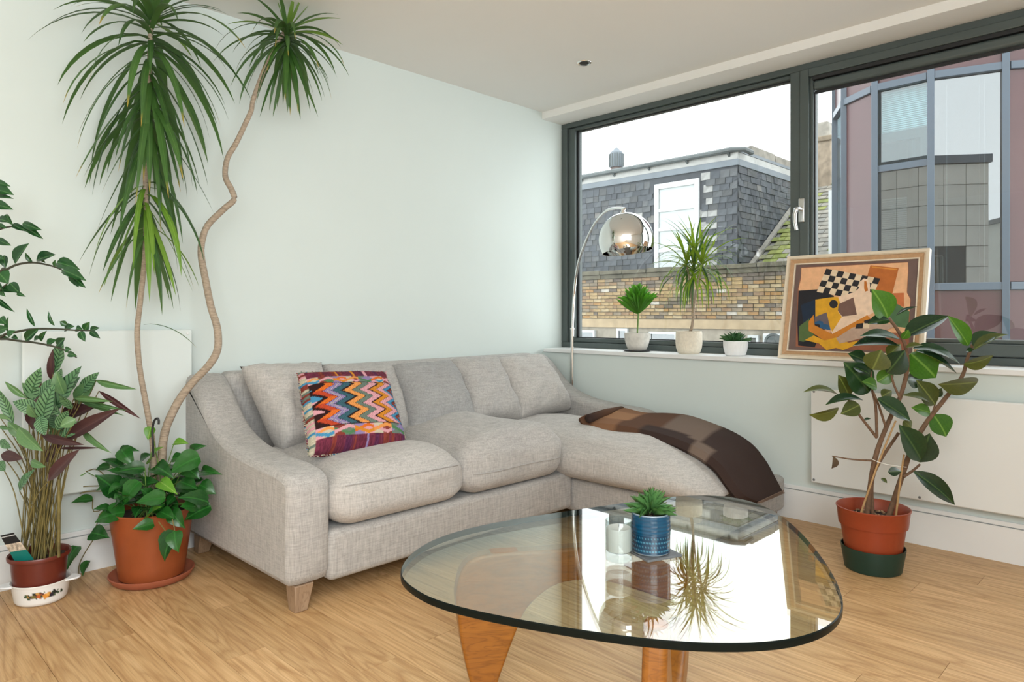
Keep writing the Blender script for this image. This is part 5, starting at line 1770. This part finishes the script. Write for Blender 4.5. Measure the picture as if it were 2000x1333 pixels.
# base, tip, width, kind, depth, how far it faces the viewer (1 full on, 0 up)
RL = [(495, 214, 428, 96, 98, 2, -.03, 1), (500, 222, 412, 240, 46, 0, -.05, .5), (548, 305, 380, 290, 36, 0, -.02, .35), (545, 332, 350, 330, 46, 0, -.04, .3), (565, 292, 750, 207, 44, 0, .0, .4), (828, 328, 742, 205, 62, 2, .0, .9),
      (848, 330, 950, 276, 44, 0, .01, .3), (850, 348, 992, 283, 26, 1, -.02, .3), (808, 405, 932, 368, 62, 1, -.04, -.8), (600, 342, 796, 408, 42, 0, -.02, .35), (612, 352, 782, 446, 30, 0, -.06, .3), (588, 362, 694, 462, 112, 2, .02, 1),
      (866, 478, 702, 488, 84, 1, -.05, -.8), (690, 572, 612, 472, 74, 1, .01, .9), (672, 568, 552, 535, 34, 1, -.02, .5), (670, 606, 592, 585, 46, 2, .02, .8), (682, 615, 736, 706, 90, 2, .03, 1), (452, 548, 590, 642, 66, 0, -.05, .7),
      (632, 800, 540, 656, 92, 0, -.05, .9), (622, 810, 668, 692, 92, 0, -.02, .9), (602, 850, 772, 988, 62, 0, -.04, .8), (405, 392, 330, 362, 52, 0, .02, .8), (418, 520, 312, 398, 112, 0, .0, .9), (432, 428, 468, 346, 92, 1, -.04, 1),
      (492, 442, 565, 348, 88, 0, -.04, .9), (335, 538, 290, 450, 62, 1, .02, .9), (288, 532, 145, 522, 24, 1, -.01, .3), (292, 588, 170, 615, 58, 1, -.05, -.8), (392, 556, 236, 576, 28, 0, -.03, .3), (378, 575, 300, 612, 56, 1, -.03, .8),
      (450, 500, 388, 478, 46, 2, -.03, .7), (352, 418, 420, 448, 42, 0, -.03, .6), (494, 372, 548, 322, 52, 1, .0, .8), (452, 478, 520, 432, 54, 2, .03, .9), (496, 852, 552, 850, 32, 0, -.03, .7), (468, 878, 492, 898, 16, 1, -.03, .7),
      (575, 470, 640, 470, 62, 0, .03, .9), (530, 205, 618, 168, 14, 0, -.02, .5), (818, 352, 852, 346, 24, 0, -.02, .5), (555, 300, 580, 262, 34, 2, -.01, .9), (570, 338, 640, 328, 16, 1, -.03, .4), (690, 540, 718, 505, 30, 0, .02, .8),
      (400, 500, 330, 440, 70, 0, .03, .8), (470, 540, 512, 516, 40, 1, .0, .8), (395, 640, 425, 632, 16, 0, 0, .5), (560, 640, 592, 670, 36, 1, -.02, .7)]
for (bx, by, tx, ty, w_, kind, dd, fc_) in RL:
    dep = dd
    b_, t_ = rpt(bx, by, dep), rpt(tx, ty, dep - 0.02)
    if fc_ >= 0:
        face = CAMF * fc_ + V((0, 0, 1.05 - fc_)) + RT * rnd.uniform(-.15, .15)
    else:
        face = (CAMF * -fc_ + V((0, 0, -0.6)))
    place(rnd.choice(rm[kind]), rp, b_, t_, w_ / 2.116 / 1356 * RD * 1.2 / (1 if fc_ > .45 or fc_ < 0 else 0.55), face)
place(dead, rp, rpt(268, 786, -.03), rpt(262, 838, -.03), 0.026, CAMF)

# ------------------------------------------------------------------ plants on the window sill
def pot_at(px, py, x, w_px, top_py):
    c = sx(px, py, x)
    d = (c - EYE).dot(FW)
    return V((c.x, c.y, 0.80)), w_px / 2 / 1356 * d * 0.985, (py - 6 - top_py) / 1356 * d, d


# 1 concrete pot with a fan of bright leaves, on a black saucer
c, r_, h_, d = pot_at(1244.5, 682, 0.095, 51, 640)
bsc = build(MB().lathe([(0.0, 0.0), (r_ * 0.92, 0.0), (r_ * 1.06, 0.006), (r_ * 1.06, 0.008), (r_ * 0.9, 0.004), (0.0, 0.0035)], c, 32), 'plant_saucer', M['black_plastic'], None, at=c)
tag(bsc, 'flat black saucer under the concrete pot on the window sill', 'saucer')
p1 = thing('potted_plant', c + V((0, 0, 0.004)), 'bright green fan of leaves on a short stem in a rough concrete pot', 'plant')
build(MB().lathe([(0.0, 0.0042), (r_ * 0.60, 0.0042), (r_ * 0.72, 0.012), (r_ * 0.90, 0.05), (r_ * 0.985, 0.085), (r_, h_), (r_ * 0.92, h_), (r_ * 0.9, h_ - 0.02), (0, h_ - 0.022)], c, 40), 'pot', M['concrete'], p1)
soil(p1, c, r_ * 0.9, 0.80 * 0 + c.z + h_ - 0.018)
zt = sx(1247, 612, 0.095).z
st_ = c + V((0, 0, h_ - 0.02)); top_ = V((c.x, sx(1247, 612, 0.095).y, zt))
stem(p1, [st_, st_.lerp(top_, 0.5), top_], 0.0045, 0.005, M['stalk_green'], n=8)
fm = [leaf_mesh('fan_leaf', M['fan_leaf'], STRAP, d_, 0.18, 8) for d_ in (-0.25, -0.1, 0.25)]
for i in range(110):
    f = i / 110
    az = i * 2.39996
    el = 0.68 + 0.85 * f + rnd.uniform(-0.1, 0.1)
    b_ = top_ + V((0, 0, 0.05 * f - 0.01))
    L = rnd.uniform(0.145, 0.185) * (1 - 0.18 * f)
    t_ = b_ + V((math.cos(az) * math.cos(el), math.sin(az) * math.cos(el), math.sin(el))) * L
    if t_.x > 0.19: t_.x = 0.19
    place(rnd.choice(fm), p1, b_, t_, rnd.uniform(0.020, 0.027), V((0, 0, 1)) - V((math.cos(az), math.sin(az), 0)) * 0.4)

# 2 cream pot with a branching dracaena
c, r_, h_, d = pot_at(1345.5, 690, 0.095, 52, 640)
p2 = thing('potted_dracaena', c, 'branching dracaena with thin arching blades in a textured cream pot on the sill', 'plant')
build(MB().lathe([(0.0, 0.0), (r_ * 0.72, 0.0), (r_ * 0.85, 0.010), (r_ * 0.96, 0.035), (r_, 0.065), (r_ * 0.985, h_ - 0.012), (r_ * 0.95, h_), (r_ * 0.88, h_), (r_ * 0.88, h_ - 0.025), (0, h_ - 0.027)], c, 44), 'pot', M['cream_stone'], p2)
soil(p2, c, r_ * 0.88, c.z + h_ - 0.022)
dq = lambda px, py, o_=0.0: sx(px, py, 0.06 + o_)
b0 = c + V((0, 0, h_ - 0.024))
fork = dq(1354, 620)
stem(p2, [b0, dq(1351, 640), fork], 0.010, 0.008, M['cane'], n=8)
heads = [(1341, 518, 0.0), (1355, 528, 0.02), (1371, 516, -0.01), (1358, 500, 0.05)]
for i, (hx, hy, o_) in enumerate(heads):
    ap_ = dq(hx, hy, o_)
    stem(p2, [fork, fork.lerp(ap_, 0.45) + V((0, 0.01 * (i - 1), 0)), ap_], 0.0055, 0.0045, M['cane'], n=7)
    for q in range(30):
        f = q / 30
        az = q * 2.39996 + i
        el = 1.35 - 2.0 * f + rnd.uniform(-0.15, 0.15)
        L = rnd.uniform(0.20, 0.34)
        m = blade(ap_ + V((0, 0, 0.02 - 0.06 * f)), az, el, L, 0.0125, 0.25 + 1.9 * f ** 0.7 + rnd.uniform(-0.1, 0.3), twist=rnd.uniform(-.5, .5), nl=7)
        if max(v.x for v in m.v) > 0.215:
            for v in m.v:
                if v.x > 0.17: v.x = 0.17 + (v.x - 0.17) * 0.12
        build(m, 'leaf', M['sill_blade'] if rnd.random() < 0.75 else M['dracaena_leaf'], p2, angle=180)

# 3 little white ribbed pot with a spiky succulent
c, r_, h_, d = pot_at(1436.5, 694, 0.09, 47, 659)
p3 = thing('potted_succulent', c, 'small spiky dark green succulent in a ribbed white ceramic pot on the sill', 'plant')
pm3 = MB()
prof = [(0.0, 0.0), (r_ * 0.74, 0.0), (r_ * 0.82, 0.006)] + [(r_ * (0.84 + 0.16 * math.sin(min(1, t / 7) * 1.45)), 0.010 + (h_ - 0.012) * t / 10) for t in range(0, 11)] + [(r_ * 0.93, h_), (r_ * 0.90, h_ - 0.012), (0, h_ - 0.014)]
pm3.lathe(prof, c, 96)
for v in pm3.v:
    dxy = V((v.x - c.x, v.y - c.y, 0))
    z = v.z - c.z
    if 0.008 < z < h_ - 0.006 and dxy.length > r_ * 0.8:
        a = math.atan2(dxy.y, dxy.x)
        k_ = 1 + 0.014 * math.sin(a * 24 + math.sin(z * 160) * 0.9)
        v.x, v.y = c.x + dxy.x * k_, c.y + dxy.y * k_
build(pm3, 'pot', M['white_ceramic'], p3, angle=60)
soil(p3, c, r_ * 0.9, c.z + h_ - 0.010)
spm = [leaf_mesh('succulent_leaf', M['succulent_dark'], [0.6, 0.95, 1.0, 0.9, 0.72, 0.5, 0.26, 0.02], d_, 0.35, 7) for d_ in (-0.15, 0.2)]
for i in range(46):
    f = i / 46
    az = i * 2.39996
    el = 0.15 + 1.2 * f + rnd.uniform(-.12, .12)
    b_ = c + V((rnd.uniform(-.02, .02) + 0.03 * math.cos(az) * (1 - f), rnd.uniform(-.02, .02) + 0.03 * math.sin(az) * (1 - f), h_ - 0.012))
    t_ = b_ + V((math.cos(az) * math.cos(el), math.sin(az) * math.cos(el), math.sin(el) + 0.25)) * rnd.uniform(0.038, 0.058)
    place(rnd.choice(spm), p3, b_, t_, 0.012, V((0, 0, 1)))
place(spm[0], p3, c + V((0, 0.03, h_)), c + V((-0.02, 0.088, h_ + 0.012)), 0.010, V((0, 0, 1)))

# blue pot with haworthia on the table
bc2 = V((-1.944, -2.148, TZ + 0.0066))
bp = thing('blue_potted_succulent', bc2, 'spiky green succulent in a glazed cobalt blue pot with stamped bands on the coffee table', 'plant')
bm = MB(); bm.c = []
bh = 0.104
NA2, NZ2 = 120, 44
prof = [(0.0, 0.0), (0.044, 0.0), (0.048, 0.003)] + [(0.0492 + 0.0016 * math.exp(-((t / NZ2 - 0.62) / 0.3) ** 2) + 0.0004 * math.sin(t * 1.3) * (t > 22), 0.004 + (bh - 0.008) * t / NZ2) for t in range(NZ2 + 1)] + [(0.0485, bh), (0.0460, bh), (0.0445, bh - 0.012), (0, bh - 0.013)]
bm.lathe(prof, bc2, NA2)
for v in bm.v:
    dv = v - bc2
    a = math.atan2(dv.y, dv.x) / (2 * math.pi)
    z = dv.z / bh
    c_ = lin(4, 62, 92)
    if z > 0.975: c_ = lin(150, 165, 178)
    elif z < 0.04: c_ = lin(150, 160, 166)
    elif 0.08 < z < 0.5:
        row = int((z - 0.08) / 0.105)
        f = ((z - 0.08) / 0.105) % 1
        k_ = (a * 40 + 0.5 * (row % 2)) % 1
        if 0.22 < f < 0.8 and abs(k_ - 0.5) < 0.25:
            c_ = lin(56, 120, 146)
        else:
            c_ = lin(4, 50, 78)
    elif int(z * 36) % 3 == 0: c_ = lin(10, 72, 104)
    bm.c.append(c_)
build(bm, 'pot', M['glaze_print'], bp, angle=60)
soil(bp, bc2, 0.045, bc2.z + bh - 0.009)
hm = [leaf_mesh('succulent_leaf', M['succulent'], [0.75, 1.0, 0.98, 0.86, 0.68, 0.46, 0.24, 0.02], d_, 0.35, 7) for d_ in (-0.25, -0.05, 0.25)]
for i in range(64):
    f = i / 64
    az = i * 2.39996
    el = -0.05 + 1.5 * f + rnd.uniform(-.1, .1)
    b_ = bc2 + V((0.022 * math.cos(az) * (1 - f), 0.022 * math.sin(az) * (1 - f), bh - 0.006 + 0.014 * f))
    t_ = b_ + V((math.cos(az) * math.cos(el), math.sin(az) * math.cos(el), math.sin(el) + 0.12)) * rnd.uniform(0.040, 0.056)
    place(rnd.choice(hm), bp, b_, t_, 0.0125, V((0, 0, 1)))

# ------------------------------------------------------------------ framed painting leaning on the window
X0, X1 = 0.045, 0.165
cBL, cBR = sx(1526, 699, X0), sx(1805, 707, X0)
zb_ = 0.8005
yl, yr = -1.615, -2.282
ztop = 1.333
pa = thing('framed_painting', (X0, (yl + yr) / 2, zb_), 'abstract cubist still life with a checkerboard in a pale wooden frame leaning on the window', 'painting')
O = V((X0, yl, zb_))
eu = V((0, -1, 0))
ev = V((X1 - X0, 0, ztop - zb_)); PHt = ev.length; ev.normalize()
en = eu.cross(ev)
if en.x > 0: en = -en
PWd = yl - yr
fp = lambda u, v, n_=0.0: O + eu * u + ev * v + en * n_


def frame_ring(u0, v0, wd, n0, n1, mat, name, n1b=None):
    """mitred four-sided ring, inner edge at height n1b"""
    n1b = n1 if n1b is None else n1b
    a = [(u0, v0), (PWd - u0, v0), (PWd - u0, PHt - v0), (u0, PHt - v0)]
    b = [(u0 + wd, v0 + wd), (PWd - u0 - wd, v0 + wd), (PWd - u0 - wd, PHt - v0 - wd), (u0 + wd, PHt - v0 - wd)]
    m = MB()
    for i in range(4):
        j = (i + 1) % 4
        m.hexa([fp(*a[i], n0), fp(*a[j], n0), fp(*b[j], n0), fp(*b[i], n0), fp(*a[i], n1), fp(*a[j], n1), fp(*b[j], n1b), fp(*b[i], n1b)])
    return build(m, name, mat, pa, angle=20)


FRM = flat('pale_frame_wood', lin(206, 186, 158), 0.6, var=0.08, scale=20, stretch=(1, 3, 3))
FRM2 = flat('tan_frame_wood', lin(192, 152, 112), 0.6, var=0.1, scale=20, stretch=(1, 3, 3))
FRM3 = flat('cream_frame_edge', lin(226, 212, 190), 0.5, var=0.05, scale=20)
frame_ring(0.0, 0.0, 0.014, -0.022, 0.010, FRM3, 'frame_edge')
frame_ring(0.014, 0.014, 0.006, -0.02, 0.012, FRM, 'frame_bead')
frame_ring(0.020, 0.020, 0.020, -0.02, 0.006, FRM2, 'frame', -0.002)
frame_ring(0.040, 0.040, 0.006, -0.02, 0.003, FRM3, 'frame_bead')
build(MB().hexa([fp(0.046, 0.046, -0.018), fp(PWd - 0.046, 0.046, -0.018), fp(PWd - 0.046, PHt - 0.046, -0.018), fp(0.046, PHt - 0.046, -0.018),
                 fp(0.046, 0.046, -0.006), fp(PWd - 0.046, 0.046, -0.006), fp(PWd - 0.046, PHt - 0.046, -0.006), fp(0.046, PHt - 0.046, -0.006)]), 'canvas', flat('canvas_grey_brown', lin(112, 90, 84), 0.8, var=0.08, scale=30), pa)
PC = {}


def pcol(c):
    if c not in PC:
        PC[c] = flat('oil_paint_%d_%d_%d' % c, lin(*c), 0.75, var=0.1, scale=34)
    return PC[c]


pgm, pgc = MB(), []
AQ = lambda x, y: (1510 + x / 5.553, 470 + y / 5.553)
lay = [0]


def poly(c, pts):
    lay[0] += 1
    n_ = -0.0058 + 0.00006 * lay[0]
    P_ = []
    for x, y in pts:
        p = splane(*AQ(x, y), O + en * n_, en)
        P_.append(p)
    if c not in pgc: pgc.append(c)
    a = sum(((P_[i] - P_[0]).cross(P_[i + 1] - P_[0]) for i in range(1, len(P_) - 1)), V())
    if a.dot(en) < 0: P_ = P_[::-1]
    pgm.add(P_, [tuple(range(len(P_)))], pgc.index(c))


PEACH, CRM, BLK, OCH, OR_, BRN, GRN = (232, 178, 134), (238, 206, 178), (34, 32, 36), (222, 164, 34), (206, 128, 40), (122, 96, 88), (82, 104, 56)
poly((150, 92, 66), [(303, 292), (1466, 232), (1470, 330), (1455, 560), (1495, 640), (1485, 770), (1468, 1215), (500, 1170), (245, 1150), (268, 520), (298, 400)])
poly(PEACH, [(308, 298), (1460, 238), (1462, 330), (1450, 565), (1488, 640), (1480, 770), (1430, 1000), (276, 1000), (276, 520), (304, 410)])
poly((28, 27, 34), [(276, 545), (480, 530), (660, 600), (640, 900), (520, 1000), (450, 1160), (272, 1140), (262, 900)])
poly((22, 40, 62), [(300, 700), (460, 640), (460, 860), (330, 900)])
poly(GRN, [(285, 930), (390, 850), (450, 1060), (330, 1100), (278, 1090)])
poly((186, 104, 44), [(1055, 268), (1362, 300), (1290, 590), (1230, 610), (1080, 600), (1020, 390)])
poly((214, 142, 60), [(1068, 280), (1350, 310), (1340, 322), (1072, 294)])
poly((198, 110, 62), [(1296, 572), (1418, 568), (1420, 720), (1310, 700)])
poly((76, 110, 72), [(1210, 620), (1300, 660), (1480, 770), (1470, 880), (1450, 950), (1300, 930), (1230, 850)])
# checkerboard
o_, ux, uy, vx, vy = (577, 305), 65, 12, -26, 63
for r_i in range(4):
    for c_i in range(9):
        x, y = o_[0] + ux * c_i + vx * r_i, o_[1] + uy * c_i + vy * r_i
        if x < 476 or x + ux > 1165: continue
        q = [(x, y), (x + ux, y + uy), (x + ux + vx, y + uy + vy), (x + vx, y + vy)]
        poly(BLK if (r_i + c_i) % 2 == 0 else (228, 204, 172), q)
poly(CRM, [(985, 412), (1022, 420), (1050, 470), (1050, 560), (1180, 620), (1160, 740), (1030, 815), (640, 1015), (620, 960), (720, 610), (880, 560), (930, 520), (950, 440)])
poly((188, 108, 36), [(988, 442), (1012, 442), (1030, 545), (1000, 555), (986, 520)])
poly(OCH, [(458, 642), (640, 615), (700, 612), (730, 680), (705, 770), (745, 830), (640, 990), (600, 900), (458, 850)])
poly((118, 88, 78), [(712, 690), (870, 618), (908, 805), (750, 825), (702, 762)])
poly(BLK, [(655 + 46 * math.cos(t), 690 + 45 * math.sin(t)) for t in [2 * math.pi * i / 20 for i in range(20)]])
poly(OR_, [(440, 805), (385, 880), (385, 980), (560, 1085), (700, 1045), (1060, 850), (1020, 810), (640, 1015), (450, 920)])
poly((104, 92, 96), [(452, 830), (580, 780), (625, 975), (520, 955), (500, 905), (450, 910)])
poly((42, 88, 128), [(452, 885), (500, 870), (540, 880), (545, 905), (600, 915), (625, 975), (510, 950), (505, 912), (450, 910)])
poly(OCH, [(345, 1080), (440, 1030), (560, 1085), (690, 1050), (820, 1110), (985, 1075), (930, 1120), (860, 1150), (760, 1190), (680, 1165), (580, 1190), (500, 1120)])
poly((190, 160, 140), [(683, 1060), (860, 945), (1200, 880), (1330, 930), (1150, 1010), (960, 1060), (720, 1120)])
poly(BLK, [(905, 905), (980, 895), (970, 955), (890, 958)])
poly((228, 204, 172), [(980, 895), (1050, 870), (1040, 955), (970, 955)])
poly(BLK, [(985, 870), (1060, 850), (1050, 900), (990, 900)])
build(pgm, 'painted_shapes', [pcol(c) for c in pgc], pa, angle=10)
# backing in the wood of the frame
build(MB().hexa([fp(0.002, 0.002, -0.028), fp(PWd - 0.002, 0.002, -0.028), fp(PWd - 0.002, PHt - 0.002, -0.028), fp(0.002, PHt - 0.002, -0.028),
                 fp(0.002, 0.002, -0.0225), fp(PWd - 0.002, 0.002, -0.0225), fp(PWd - 0.002, PHt - 0.002, -0.0225), fp(0.002, PHt - 0.002, -0.0225)]), 'backing', FRM2, pa)

# ------------------------------------------------------------------ arc lamp behind the sofa
lp = V((-0.036, -0.295, 0))
la = thing('arc_lamp', lp, 'chrome arc floor lamp with mirror dome shade rising behind the sofa arm', 'lamp')
shc = sd(1223, 469, 3.75)
hdv = V((shc.x - lp.x, shc.y - lp.y, 0)); hl = hdv.length; hdn = hdv.normalized()
pn = V((-hdn.y, hdn.x, 0))
build(MB().lathe([(0.0, 0.0), (0.028, 0.0), (0.03, 0.004), (0.03, 0.02), (0.012, 0.024), (0.0, 0.024)], lp, 24), 'base', M['chrome'], la)
lo = [lp + V((0, 0, 0.02)), splane(1113, 745, lp, pn), splane(1118, 642, lp, pn)]
lo[1] = V((lp.x, lp.y, lo[1].z)); lo[2] = lp + V((0.0, 0.0, lo[2].z)) + hdn * 0.004
build(MB().tube(lo, 0.0115, 16), 'pole', M['chrome'], la, angle=60)
build(MB().tube([lo[2] - V((0, 0, 0.006)), lo[2] + V((0, 0, 0.004))], 0.014, 16), 'collar', M['chrome'], la, angle=60)
arc_px = [(1119, 620), (1121, 580), (1125, 540), (1132, 505), (1143, 475), (1154, 450), (1166, 430), (1180, 415), (1193, 408.5), (1208, 406.5), (1221, 408)]
arc = [lo[2]] + [splane(x, y, lp, pn) for x, y in arc_px]
arc = catmull(arc, 4)
build(MB().tube(arc, [0.0085] * (len(arc) // 2) + [0.0068] * (len(arc) - len(arc) // 2), 12), 'arc_arm', M['chrome'], la, angle=60)
RS = 0.148
tilt = V((0, 0, 1)) - CAMF * 0.085 + RT * -0.10
tilt.normalize()
prof = []
cut = -0.42
for i in range(25):
    t = math.radians(90) - (math.radians(90) + math.asin(-cut)) * i / 24
    prof.append((RS * math.cos(t), RS * math.sin(t)))
inner = [(r_ * 0.985, z - 0.0) for r_, z in prof][::-1]
build(MB().lathe(prof + inner[:-1] + [(0.0, RS * 0.985)], shc, 64, ax=tilt), 'shade', M['chrome'], la, angle=50)
tp_ = shc + tilt * RS
build(MB().lathe([(0.014, 0.0), (0.0135, 0.012), (0.009, 0.016), (0.009, 0.024), (0.0, 0.026)], tp_ - tilt * 0.004, 20, ax=tilt), 'shade_cap', M['chrome'], la)
build(MB().tube([tp_ + tilt * 0.012, arc[-1]], 0.007, 10), 'knuckle', M['chrome'], la)
bpos = shc + tilt * 0.02
build(MB().lathe([(0.0, -0.045), (0.02, -0.04), (0.03, -0.02), (0.03, 0.0), (0.016, 0.035), (0.014, 0.12)], bpos, 20, ax=tilt), 'bulb', M['white_ceramic'], la)
